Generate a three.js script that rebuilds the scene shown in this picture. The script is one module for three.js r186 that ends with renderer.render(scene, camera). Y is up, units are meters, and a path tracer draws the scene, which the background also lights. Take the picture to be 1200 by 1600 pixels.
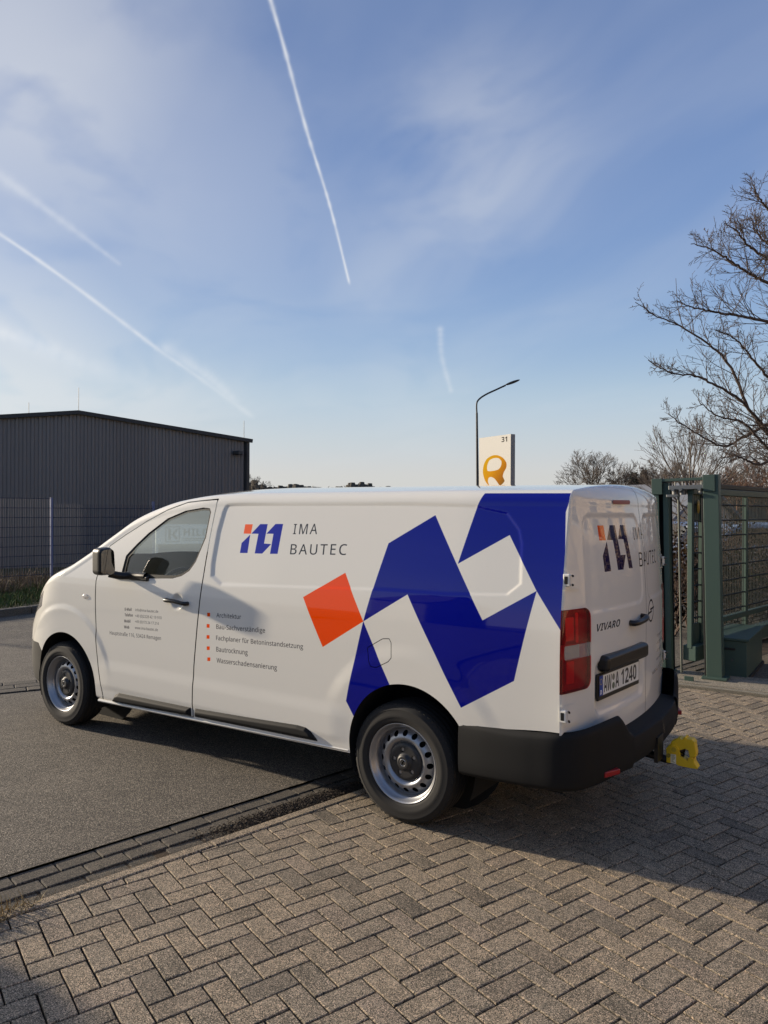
import * as THREE from 'three';
import { mergeGeometries, mergeVertices } from 'three/addons/utils/BufferGeometryUtils.js';
import { RoundedBoxGeometry } from 'three/addons/geometries/RoundedBoxGeometry.js';

// ---------------------------------------------------------------- camera, sky, sun, exposure
const scene = new THREE.Scene();
const FOC = 1151.14, YAW = 0.9691, PITCH = 0.0001, ROLL = 0.0046;
const CAM = new THREE.Vector3(-2.2288, 1.7268, -4.3522);
const FW = new THREE.Vector3(Math.cos(PITCH) * Math.cos(YAW), Math.sin(PITCH), Math.cos(PITCH) * Math.sin(YAW));
const R0 = new THREE.Vector3().crossVectors(FW, new THREE.Vector3(0, 1, 0)).normalize(), U0 = new THREE.Vector3().crossVectors(R0, FW);
const RT = R0.clone().multiplyScalar(Math.cos(ROLL)).addScaledVector(U0, Math.sin(ROLL));
const UPV = U0.clone().multiplyScalar(Math.cos(ROLL)).addScaledVector(R0, -Math.sin(ROLL));
const camera = new THREE.PerspectiveCamera(2 * Math.atan(800 / FOC) * 180 / Math.PI, 0.75, 0.05, 3000);
camera.position.copy(CAM);
camera.quaternion.setFromRotationMatrix(new THREE.Matrix4().makeBasis(RT, UPV, FW.clone().negate()));
scene.add(camera);

const EXPO = 2.5;
const SUN_AZ = -10 * Math.PI / 180, SUN_EL = 14.5 * Math.PI / 180;   // the van's nose points along +x; the sun stands ahead of it, a little to its left
const SUN = new THREE.Vector3(Math.cos(SUN_EL) * Math.cos(SUN_AZ), Math.sin(SUN_EL), Math.cos(SUN_EL) * Math.sin(SUN_AZ));
const sun = new THREE.DirectionalLight(new THREE.Color().setRGB(1, 0.855, 0.665), 2.75);
sun.position.copy(SUN).multiplyScalar(60); sun.castShadow = true; sun.shadow.radius = 2.8;
sun.shadow.mapSize.set(4096, 4096);
Object.assign(sun.shadow.camera, { left: -30, right: 30, top: 30, bottom: -30, near: 1, far: 160 });
scene.add(sun, sun.target);

// pixel of the photograph -> direction / points (a pixel gives a direction only)
const ray = (x, y) => FW.clone().multiplyScalar(FOC).addScaledVector(RT, x - 600).addScaledVector(UPV, 800 - y).multiplyScalar(1 / FOC);
const gnd = (x, y, h = 0) => { const d = ray(x, y); return CAM.clone().addScaledVector(d, (h - CAM.y) / d.y); };
const atDepth = (x, y, D) => CAM.clone().addScaledVector(ray(x, y), D);

function mulberry(a) { return () => { a |= 0; a = a + 0x6D2B79F5 | 0; let t = Math.imul(a ^ a >>> 15, 1 | a); t = t + Math.imul(t ^ t >>> 7, 61 | t) ^ t; return ((t ^ t >>> 14) >>> 0) / 4294967296; }; }
const clamp = (v, a = 0, b = 1) => Math.min(b, Math.max(a, v)), lerp = (a, b, t) => a + (b - a) * t;
const sst = (a, b, v) => { const t = clamp((v - a) / (b - a)); return t * t * (3 - 2 * t); };
function hash2(i, j, s = 0) { let h = Math.imul(i, 374761393) + Math.imul(j, 668265263) + Math.imul(s, 982451653) | 0; h = Math.imul(h ^ h >>> 13, 1274126177); return ((h ^ h >>> 16) >>> 0) / 4294967296; }
function vnoise(x, y, s = 0, per = 0) {
  const i = Math.floor(x), j = Math.floor(y), fx = x - i, fy = y - j, u = fx * fx * (3 - 2 * fx), v = fy * fy * (3 - 2 * fy);
  const w = (a) => per ? ((a % per) + per) % per : a;
  return lerp(lerp(hash2(w(i), w(j), s), hash2(w(i + 1), w(j), s), u), lerp(hash2(w(i), w(j + 1), s), hash2(w(i + 1), w(j + 1), s), u), v);
}
function fbm(x, y, o = 4, s = 0, per = 0) { let a = 0.5, t = 0, n = 0; for (let k = 0; k < o; k++) { t += a * vnoise(x, y, s + k, per); n += a; a *= 0.5; x *= 2; y *= 2; per *= 2; } return t / n; }
const lin = (c) => { c /= 255; return c <= 0.04045 ? c / 12.92 : Math.pow((c + 0.055) / 1.055, 2.4); };
function curve(tab) { // monotone-ish smooth table lookup
  const n = tab.length, m = tab.map((p, i) => { if (i === 0 || i === n - 1) { const a = i ? n - 2 : 0; return (tab[a + 1][1] - tab[a][1]) / (tab[a + 1][0] - tab[a][0]); } const d0 = (p[1] - tab[i - 1][1]) / (p[0] - tab[i - 1][0]), d1 = (tab[i + 1][1] - p[1]) / (tab[i + 1][0] - p[0]); return d0 * d1 <= 0 ? 0 : 2 * d0 * d1 / (d0 + d1); });
  return (x) => {
    if (x <= tab[0][0]) return tab[0][1]; if (x >= tab[n - 1][0]) return tab[n - 1][1];
    let i = 0; while (x > tab[i + 1][0]) i++;
    const h = tab[i + 1][0] - tab[i][0], t = (x - tab[i][0]) / h, t2 = t * t, t3 = t2 * t;
    return (2 * t3 - 3 * t2 + 1) * tab[i][1] + (t3 - 2 * t2 + t) * h * m[i] + (-2 * t3 + 3 * t2) * tab[i + 1][1] + (t3 - t2) * h * m[i + 1];
  };
}

{ // computed sky: blue winter air, milky towards the horizon and the sun, thin cirrus and contrails
  const W = 4096, H = 2048, data = new Float32Array(W * H * 4);
  const tab = [[0, 208, 206, 202], [2.5, 207, 208, 206], [5, 198, 207, 213], [8, 182, 201, 217], [12, 154, 182, 214], [18, 128, 159, 204], [25, 114, 144, 193], [33, 101, 130, 180], [45, 99, 125, 171], [90, 98, 121, 163]];
  const ch = [1, 2, 3].map((k) => curve(tab.map((t) => [t[0], lin(t[k])])));
  const white = [lin(228), lin(230), lin(232)], warm = [lin(250), lin(243), lin(228)];
  const patches = [[735, 235, 0.115, 0.36], [30, 90, 0.17, 0.50], [300, 290, 0.20, 0.20], [640, 600, 0.08, 0.12], [20, 590, 0.14, 0.50], [560, 400, 0.10, 0.14], [220, 640, 0.10, 0.3]].map(([x, y, r, a]) => [ray(x, y).normalize(), r, a]);
  const d = new THREE.Vector3();
  const AW = 1800, AH = 460, veil = new Float32Array(AW * (AH + 1));   // cirrus, evaluated on a coarser grid of the upper half
  for (let j = 0; j <= AH; j++) for (let i = 0; i < AW; i++) {
    const el = j / AH * Math.PI / 2, e = el * 180 / Math.PI, az = (i / AW - 0.5) * 2 * Math.PI; d.set(Math.cos(az) * Math.cos(el), Math.sin(el), Math.sin(az) * Math.cos(el));
    const q = 1 / (d.y + 0.10), px = d.x * q, pz = d.z * q;
    const wx = fbm(px * 0.9 + 7, pz * 0.9, 3, 5) * 1.6, sx = (px * 0.86 + pz * 0.5) + wx, sz = (-px * 0.5 + pz * 0.86) * 3.2 + wx;
    const cover = sst(0.46, 0.92, fbm(sx * 1.1, sz * 0.8, 5, 11)) * 0.13 * sst(0.5, 7, e);
    let pa = 0, pn = -1;
    for (const [c, rr, a] of patches) { const dd = d.dot(c); if (dd > 0.9) { if (pn < 0) pn = clamp(0.15 + 2.6 * (fbm(sx * 3.4 + 3, sz * 1.7, 6, 23) - 0.22)); const an = Math.acos(clamp(dd, -1, 1)); pa = Math.max(pa, a * Math.exp(-(an * an) / (rr * rr)) * pn); } }
    veil[j * AW + i] = clamp(cover + pa, 0, 0.8);
  }
  for (let j = 0; j < H; j++) {
    const el = ((j + 0.5) / H - 0.5) * Math.PI, e = el * 180 / Math.PI, ce = Math.cos(el);
    const base = e > -1 ? ch.map((c) => c(Math.max(0, e))) : [0.33, 0.32, 0.31];
    const vj = clamp(el / (Math.PI / 2) * AH, 0, AH - 0.001), j0 = Math.floor(vj), fj = vj - j0;
    for (let i = 0; i < W; i++) {
      const az = ((i + 0.5) / W - 0.5) * 2 * Math.PI;
      let [r, g, b] = base;
      if (e > -1) {
        d.set(Math.cos(az) * ce, Math.sin(el), Math.sin(az) * ce);
        const ga = Math.acos(clamp(d.dot(SUN), -1, 1)) * 180 / Math.PI, k = 0.8 * Math.exp(-ga / 21) * Math.exp(-Math.max(0, e) / 60), au = 5.5 * Math.exp(-ga / 8.5);   // glow of thin cloud round the sun
        r = lerp(r, warm[0] * 1.25, k) + au; g = lerp(g, warm[1] * 1.25, k) + au * 0.88; b = lerp(b, warm[2] * 1.25, k) + au * 0.7;
        if (e > 0.5) {
          const vi = (i + 0.5) / W * AW, i0 = Math.floor(vi), fi = vi - i0, i1 = (i0 + 1) % AW, al = lerp(lerp(veil[j0 * AW + i0 % AW], veil[j0 * AW + i1], fi), lerp(veil[(j0 + 1) * AW + i0 % AW], veil[(j0 + 1) * AW + i1], fi), fj);
          r = lerp(r, Math.max(r, white[0]), al); g = lerp(g, Math.max(g, white[1]), al); b = lerp(b, Math.max(b, white[2]), al);
        }
      }
      const o = (j * W + i) * 4; data[o] = r; data[o + 1] = g; data[o + 2] = b; data[o + 3] = 1;
    }
  }
  const alpha = new Map();
  const trails = [
    [[[405, -60], [440, 60], [478, 200], [515, 320], [547, 447]], 2.8, 1.2, 0.62, 0.75],
    [[[-90, 312], [0, 366], [100, 435], [200, 510], [250, 548], [300, 582], [400, 655]], 1.7, 3.6, 0.75, 0.2],
    [[[-60, 235], [0, 275], [90, 340], [190, 415]], 9, 2.5, 0.3, 0.2],
    [[[-40, 505], [60, 540], [140, 572], [230, 600]], 9, 14, 0.42, 0.1],
    [[[688, 515], [690, 555], [705, 612]], 4, 3, 0.26, 0.2],
    [[[260, 545], [330, 592], [370, 630]], 9, 6, 0.25, 0.2],
  ];
  trails.forEach(([pts, w0, w1, a0, a1], ti) => {
    const c = new THREE.CatmullRomCurve3(pts.map((p) => ray(p[0], p[1]).normalize())), N = 1400;
    for (let s = 0; s <= N; s++) {
      const t = s / N; c.getPoint(t, d); d.normalize();
      const wob = 0.75 + 0.5 * vnoise(t * 60, 3.3, 40 + ti), w = lerp(w0, w1, t) / FOC * wob, al = lerp(a0, a1, t) * sst(0, 0.02, 1 - t) * (0.7 + 0.5 * vnoise(t * 35, 9.1, 60 + ti));
      const ei = Math.asin(d.y), ai = Math.atan2(d.z, d.x), ci = (ai / (2 * Math.PI) + 0.5) * W - 0.5, cj = (ei / Math.PI + 0.5) * H - 0.5;
      const sx = 2 * Math.PI / W * Math.cos(ei), sy = Math.PI / H, rx = Math.ceil(2.2 * w / sx) + 1, ry = Math.ceil(2.2 * w / sy) + 1;
      for (let j = Math.floor(cj) - ry; j <= cj + ry; j++) for (let i = Math.floor(ci) - rx; i <= ci + rx; i++) {
        const dx = (i - ci) * sx, dy = (j - cj) * sy, v = al * Math.exp(-(dx * dx + dy * dy) / (w * w)), key = j * W + ((i % W) + W) % W;
        if (v > 0.01 && v > (alpha.get(key) || 0)) alpha.set(key, v);
      }
    }
  });
  for (const [k, v] of alpha) for (let c = 0; c < 3; c++) data[k * 4 + c] = lerp(data[k * 4 + c], [lin(240), lin(242), lin(244)][c], v);
  for (let k = 0; k < data.length; k++) if (k % 4 !== 3) data[k] /= EXPO;
  const tex = new THREE.DataTexture(data, W, H, THREE.RGBAFormat, THREE.FloatType);
  tex.mapping = THREE.EquirectangularReflectionMapping; tex.magFilter = tex.minFilter = THREE.LinearFilter; tex.needsUpdate = true;
  scene.background = tex; scene.environment = tex;
}
const renderer = new THREE.WebGLRenderer({ antialias: true });
renderer.toneMapping = THREE.LinearToneMapping; renderer.toneMappingExposure = EXPO;
renderer.shadowMap.enabled = true;

// ---------------------------------------------------------------- helpers
const nameCount = new Map();
function numbered(n) { const k = nameCount.get(n) || 0; nameCount.set(n, k + 1); return k ? `${n}_${String(k).padStart(3, '0')}` : n; }
function thing(name, label, category, pos = [0, 0, 0], turn = 0, group) {
  const o = new THREE.Group(); o.name = numbered(name); o.position.set(...pos); o.rotation.y = turn;
  o.userData = { label, category }; if (group) o.userData.group = group; scene.add(o); return o;
}
function mesh(name, geo, mat, parent = scene) {
  const m = new THREE.Mesh(geo, mat); m.name = name; m.castShadow = m.receiveShadow = true; parent.add(m); return m;
}
function struct(name, geo, mat) { const m = mesh(name, geo, mat); m.userData.kind = 'structure'; return m; }
function merge(list) { return mergeGeometries(list.map((g) => { let h = g.index ? g.toNonIndexed() : g; for (const k of Object.keys(h.attributes)) if (!['position', 'normal', 'uv'].includes(k)) h.deleteAttribute(k); if (!h.attributes.uv) h.setAttribute('uv', new THREE.BufferAttribute(new Float32Array(h.attributes.position.count * 2), 2)); return h; })); }
const box = (w, h, d, x = 0, y = 0, z = 0) => new THREE.BoxGeometry(w, h, d).translate(x, y, z);
const rbox = (w, h, d, r, x = 0, y = 0, z = 0, seg = 2) => new RoundedBoxGeometry(w, h, d, seg, Math.min(r, w / 2.01, h / 2.01, d / 2.01)).translate(x, y, z);
function bar(a, b, r, seg = 6, r2 = r) { // straight round bar between two points
  const v = new THREE.Vector3().subVectors(b, a), L = v.length();
  const g = new THREE.CylinderGeometry(r2, r, L, seg, 1); g.translate(0, L / 2, 0);
  g.applyQuaternion(new THREE.Quaternion().setFromUnitVectors(new THREE.Vector3(0, 1, 0), v.normalize())); return g.translate(a.x, a.y, a.z);
}
const V = (x, y, z) => new THREE.Vector3(x, y, z);
const std = (o) => new THREE.MeshStandardMaterial(o), phys = (o) => new THREE.MeshPhysicalMaterial(o);
const rgb = (r, g, b) => new THREE.Color().setRGB(r, g, b), srgb = (r, g, b) => new THREE.Color().setRGB(lin(r), lin(g), lin(b));
function dataTex(n, fn, { srgbSpace = true, rep = 1, m = n } = {}) {
  const d = new Uint8Array(n * m * 4);
  for (let j = 0; j < m; j++) for (let i = 0; i < n; i++) { const c = fn(i / n, j / m, i, j), o = (j * n + i) * 4; d[o] = c[0]; d[o + 1] = c[1]; d[o + 2] = c[2]; d[o + 3] = 255; }
  const t = new THREE.DataTexture(d, n, m); t.wrapS = t.wrapT = THREE.RepeatWrapping; t.magFilter = THREE.LinearFilter; t.minFilter = THREE.LinearMipmapLinearFilter; t.generateMipmaps = true;
  if (srgbSpace) t.colorSpace = THREE.SRGBColorSpace; t.repeat.set(rep, rep); t.needsUpdate = true; return t;
}
function canvasTex(w, h, draw) {
  const c = document.createElement('canvas'); c.width = w; c.height = h; draw(c.getContext('2d'), w, h);
  const t = new THREE.CanvasTexture(c); t.colorSpace = THREE.SRGBColorSpace; t.magFilter = THREE.LinearFilter; return t;
}
function sdPoly(p, x, y) { // signed distance to a polygon, negative inside
  let d = 1e9, s = 1;
  for (let i = 0, j = p.length - 1; i < p.length; j = i++) {
    const ex = p[j][0] - p[i][0], ey = p[j][1] - p[i][1], wx = x - p[i][0], wy = y - p[i][1];
    const t = clamp((wx * ex + wy * ey) / (ex * ex + ey * ey)), bx = wx - ex * t, by = wy - ey * t; d = Math.min(d, bx * bx + by * by);
    const c1 = y >= p[i][1], c2 = y < p[j][1], c3 = ex * wy > ey * wx; if ((c1 && c2 && c3) || (!c1 && !c2 && !c3)) s = -s;
  }
  return s * Math.sqrt(d);
}
const sdRect = (x, y, x0, x1, y0, y1, r) => { const qx = Math.abs(x - (x0 + x1) / 2) - (x1 - x0) / 2 + r, qy = Math.abs(y - (y0 + y1) / 2) - (y1 - y0) / 2 + r; return Math.hypot(Math.max(qx, 0), Math.max(qy, 0)) + Math.min(Math.max(qx, qy), 0) - r; };
// triangle soup with stride 8: position, normal, two free values; cut by an implicit function (kept where it is negative)
function gridSoup(nu, nv, fn, flip = false) {
  const P = []; for (let i = 0; i <= nu; i++) { const row = []; for (let j = 0; j <= nv; j++) row.push(fn(i / nu, j / nv, i, j)); P.push(row); }
  const N = P.map((row, i) => row.map((p, j) => {
    const a = P[Math.min(nu, i + 1)][j], b = P[Math.max(0, i - 1)][j], c = row[Math.min(nv, j + 1)], e = row[Math.max(0, j - 1)];
    const ux = a[0] - b[0], uy = a[1] - b[1], uz = a[2] - b[2], vx = c[0] - e[0], vy = c[1] - e[1], vz = c[2] - e[2];
    let x = uy * vz - uz * vy, y = uz * vx - ux * vz, z = ux * vy - uy * vx; const l = (Math.hypot(x, y, z) || 1) * (flip ? -1 : 1); return [x / l, y / l, z / l];
  }));
  const out = [], put = (i, j) => { const p = P[i][j], n = N[i][j]; out.push(p[0], p[1], p[2], n[0], n[1], n[2], p[3] ?? p[0], p[4] ?? p[1]); };
  for (let i = 0; i < nu; i++) for (let j = 0; j < nv; j++) {
    if (flip) { put(i, j); put(i, j + 1); put(i + 1, j); put(i + 1, j); put(i, j + 1); put(i + 1, j + 1); }
    else { put(i, j); put(i + 1, j); put(i, j + 1); put(i + 1, j); put(i + 1, j + 1); put(i, j + 1); }
  }
  return out;
}
function cut(s, f) {
  const out = [], S = 8, poly = [], mid = (a, fa, b, fb) => { const t = fa / (fa - fb), r = new Array(S); for (let k = 0; k < S; k++) r[k] = s[a + k] + (s[b + k] - s[a + k]) * t; return r; };
  for (let o = 0; o < s.length; o += 24) {
    const fv = [0, 8, 16].map((k) => f(s[o + k], s[o + k + 1], s[o + k + 2], s[o + k + 6], s[o + k + 7]));
    if (fv[0] < 0 && fv[1] < 0 && fv[2] < 0) { for (let k = 0; k < 24; k++) out.push(s[o + k]); continue; }
    if (fv[0] >= 0 && fv[1] >= 0 && fv[2] >= 0) continue;
    poly.length = 0;
    for (let k = 0; k < 3; k++) { const n = (k + 1) % 3, a = o + k * 8, b = o + n * 8; if (fv[k] < 0) poly.push(s.slice(a, a + 8)); if ((fv[k] < 0) !== (fv[n] < 0)) poly.push(mid(a, fv[k], b, fv[n])); }
    for (let k = 1; k + 1 < poly.length; k++) out.push(...poly[0], ...poly[k], ...poly[k + 1]);
  }
  return out;
}
function soupGeo(s, uvFn, mirror = false) {
  const n = s.length / 8, p = new Float32Array(n * 3), nn = new Float32Array(n * 3), uv = new Float32Array(n * 2);
  for (let t = 0; t < n; t++) {
    const q = mirror ? (t - t % 3) + [0, 2, 1][t % 3] : t, o = q * 8, m = mirror ? -1 : 1;
    p[t * 3] = s[o]; p[t * 3 + 1] = s[o + 1]; p[t * 3 + 2] = s[o + 2] * m; nn[t * 3] = s[o + 3]; nn[t * 3 + 1] = s[o + 4]; nn[t * 3 + 2] = s[o + 5] * m;
    if (uvFn) { const w = uvFn(s[o], s[o + 1], s[o + 2], s[o + 6], s[o + 7]); uv[t * 2] = w[0]; uv[t * 2 + 1] = w[1]; }
  }
  const g = new THREE.BufferGeometry(); g.setAttribute('position', new THREE.BufferAttribute(p, 3)); g.setAttribute('normal', new THREE.BufferAttribute(nn, 3)); g.setAttribute('uv', new THREE.BufferAttribute(uv, 2));
  return mergeVertices(g, 1e-5);
}
const M0 = { rod: std({ color: rgb(0.11, 0.12, 0.105), roughness: 0.5, metalness: 0.4 }), steelDark: std({ color: rgb(0.12, 0.12, 0.12), metalness: 0.6, roughness: 0.45 }), black: std({ color: rgb(0.012, 0.012, 0.012), roughness: 0.7 }), pane: std({ color: rgb(0.02, 0.025, 0.03), roughness: 0.08 }) };
// ---------------------------------------------------------------- ground: pavers, gutter, road, verge
const GN = V(0.978, 0, 0.208), GT = V(-0.208, 0, 0.978);           // across and along the gutter
const st = (s, t, y = 0) => V(GN.x * s + GT.x * t, y, GN.z * s + GT.z * t), sOf = (x, z) => x * GN.x + z * GN.z;
const texConcrete = dataTex(1024, (u, v, i, j) => { // exposed-grit concrete, one metre wide
  const g = hash2(i, j, 1), g2 = hash2(i >> 1, j >> 1, 2), g3 = hash2(Math.floor(i / 3), Math.floor(j / 3), 7), b = fbm(u * 40, v * 40, 3, 3, 40), c = fbm(u * 6, v * 6, 3, 8, 6);
  let k = 0.80 + 0.20 * (b - 0.5) + 0.26 * (c - 0.5) + 0.42 * (g - 0.5) + 0.40 * (g2 - 0.5) + 0.30 * (g3 - 0.5); if (g3 > 0.90) k += 0.50; if (g3 < 0.14) k -= 0.36; const g4 = hash2(i >> 2, j >> 2, 9); if (g4 > 0.965) k += 0.45; if (g4 < 0.06) k -= 0.30;
  const w = 0.5 + 0.5 * hash2(i >> 2, j >> 2, 5); return [clamp(k, 0.15, 1.3) * 196, clamp(k, 0.2, 1.25) * (184 + 6 * w), clamp(k, 0.2, 1.25) * (164 + 14 * w)];
});
const texGrit = dataTex(1024, (u, v, i, j) => { const k = 110 + 70 * (hash2(i >> 1, j >> 1, 12) - 0.5) + 70 * (hash2(i, j, 13) - 0.5) + 60 * (fbm(u * 50, v * 50, 3, 14, 50) - 0.5); return [k, k, k]; }, { srgbSpace: false });
const paverMat = [[0.268, 0.236, 0.195], [0.247, 0.221, 0.186], [0.280, 0.244, 0.198], [0.222, 0.195, 0.163], [0.258, 0.225, 0.192], [0.185, 0.167, 0.143]].map((c) => std({ map: texConcrete, bumpMap: texGrit, bumpScale: 0.0016, color: rgb(c[0] / 0.42, c[1] / 0.42, c[2] / 0.42), roughness: 0.93 }));
const gutterMat = [[0.088, 0.082, 0.074], [0.076, 0.071, 0.064], [0.100, 0.092, 0.081]].map((c) => std({ map: texConcrete, bumpMap: texGrit, bumpScale: 0.0012, color: rgb(c[0] / 0.42, c[1] / 0.42, c[2] / 0.42), roughness: 0.88 }));
function slab(w, d, h, ch, seed) { // stone with chamfered upper edges; top at y = 0, grit mapped in metres from a random spot
  const r = mulberry(seed), ou = r() * 7, ov = r() * 7, q = r() < 0.5, P = [], N = [], UV = [], j = () => (r() - 0.5) * 0.0022;
  const o = [[-w / 2, -d / 2], [w / 2, -d / 2], [w / 2, d / 2], [-w / 2, d / 2]].map((p) => [p[0] + j(), p[1] + j()]), inn = o.map((p) => [p[0] - Math.sign(p[0]) * ch * (0.8 + 0.5 * r()), p[1] - Math.sign(p[1]) * ch * (0.8 + 0.5 * r())]);
  const tri = (a, b, c) => { const n = V(b[0] - a[0], b[1] - a[1], b[2] - a[2]).cross(V(c[0] - a[0], c[1] - a[1], c[2] - a[2])).normalize(); for (const p of [a, b, c]) { P.push(...p); N.push(n.x, n.y, n.z); UV.push((q ? p[0] : p[2]) + ou, (q ? p[2] : p[0]) + ov + p[1]); } };
  const t3 = inn.map((p) => [p[0], 0, p[1]]), m3 = o.map((p) => [p[0], -ch * 0.75, p[1]]), b3 = o.map((p) => [p[0], -h, p[1]]);
  tri(t3[0], t3[2], t3[1]); tri(t3[0], t3[3], t3[2]);
  for (let k = 0; k < 4; k++) { const n = (k + 1) % 4; tri(t3[k], t3[n], m3[n]); tri(t3[k], m3[n], m3[k]); tri(m3[k], m3[n], b3[n]); tri(m3[k], b3[n], b3[k]); }
  const g = new THREE.BufferGeometry(); g.setAttribute('position', new THREE.Float32BufferAttribute(P, 3)); g.setAttribute('normal', new THREE.Float32BufferAttribute(N, 3)); g.setAttribute('uv', new THREE.Float32BufferAttribute(UV, 2)); return g;
}
const flatQuad = (pts, y, uvScale = 1) => { // polygon on the ground, uv in metres
  const sh = new THREE.Shape(pts.map((p) => new THREE.Vector2(p[0], -p[1]))), g = new THREE.ShapeGeometry(sh).rotateX(-Math.PI / 2).translate(0, y, 0), p = g.attributes.position, uv = g.attributes.uv;
  for (let k = 0; k < p.count; k++) uv.setXY(k, p.getX(k) * uvScale, p.getZ(k) * uvScale); return g;
};
const texSoil = dataTex(1024, (u, v, i, j) => { const k = 0.6 + 0.5 * (fbm(u * 20, v * 20, 5, 31, 20) - 0.5) + 0.5 * (hash2(i, j, 32) - 0.5) + 0.5 * (fbm(u * 4, v * 4, 3, 33, 4) - 0.5); return [k * 150, k * 128, k * 100]; });
const texGrass = dataTex(1024, (u, v, i, j) => { const k = 0.6 + 0.7 * (fbm(u * 40, v * 40, 4, 41, 40) - 0.5) + 0.4 * (hash2(i, j, 42) - 0.5), d = fbm(u * 5, v * 5, 3, 43, 5); return [k * lerp(92, 150, d), k * lerp(104, 128, d), k * lerp(52, 84, d)]; });
struct('ground', (() => { const g = new THREE.PlaneGeometry(3000, 3000, 1, 1).rotateX(-Math.PI / 2).translate(0, -0.09, 0); const p = g.attributes.position, uv = g.attributes.uv; for (let k = 0; k < p.count; k++) uv.setXY(k, p.getX(k) * 0.25, p.getZ(k) * 0.25); return g; })(), std({ map: texGrass, color: rgb(0.75, 0.75, 0.75), roughness: 1 }));
// asphalt: dark binder, pale worn grit, stains
const texAsphalt = dataTex(2048, (u, v, i, j) => {
  const big = fbm(u * 5, v * 5, 4, 51, 5), mid = fbm(u * 22, v * 22, 3, 52, 22), g = hash2(i, j, 53), s = hash2(i >> 1, j >> 1, 54), s3 = hash2(Math.floor(i / 3), Math.floor(j / 3), 55);
  let k = 0.74 + 0.16 * (big - 0.5) + 0.14 * (mid - 0.5) + 0.46 * (g - 0.5) + 0.50 * (s - 0.5) + 0.40 * (s3 - 0.5); if (s3 > 0.90) k += 0.46; if (s3 < 0.14) k -= 0.36; const s4 = hash2(i >> 2, j >> 2, 56); if (s4 > 0.955) k += 0.40; if (s4 < 0.08) k -= 0.34;
  return [clamp(k, 0.1, 1.5) * 150, clamp(k, 0.1, 1.5) * 144, clamp(k, 0.1, 1.5) * 134];
});
const texAsphaltB = dataTex(1024, (u, v, i, j) => { const k = 120 + 120 * (hash2(i >> 1, j >> 1, 57) - 0.5) + 80 * (hash2(i, j, 58) - 0.5); return [k, k, k]; }, { srgbSpace: false });
const asphaltMat = std({ map: texAsphalt, bumpMap: texAsphaltB, bumpScale: 0.0025, color: rgb(0.60, 0.555, 0.495), roughness: 0.9 });
const roadEdge = [st(0.672, -40), st(0.672, 60)];
const KERB = [V(9.2, 0, -14), V(9.62, 0, 2.2), V(10.6, 0, 14), V(13, 0, 60)];   // far kerb line
struct('road', flatQuad([[roadEdge[0].x, roadEdge[0].z], [KERB[0].x, -40], ...KERB.map((p) => [p.x, p.z]), [roadEdge[1].x, roadEdge[1].z]], -0.002, 1 / 2.6), asphaltMat);
const pavement = struct('pavement', flatQuad([[st(0.30, -12).x, st(0.30, -12).z], [st(0.30, 7).x, st(0.30, 7).z], [-14, 8], [-14, -14]], -0.0155, 0.6), std({ map: texSoil, color: rgb(0.075, 0.06, 0.046), roughness: 1 }));
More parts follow.
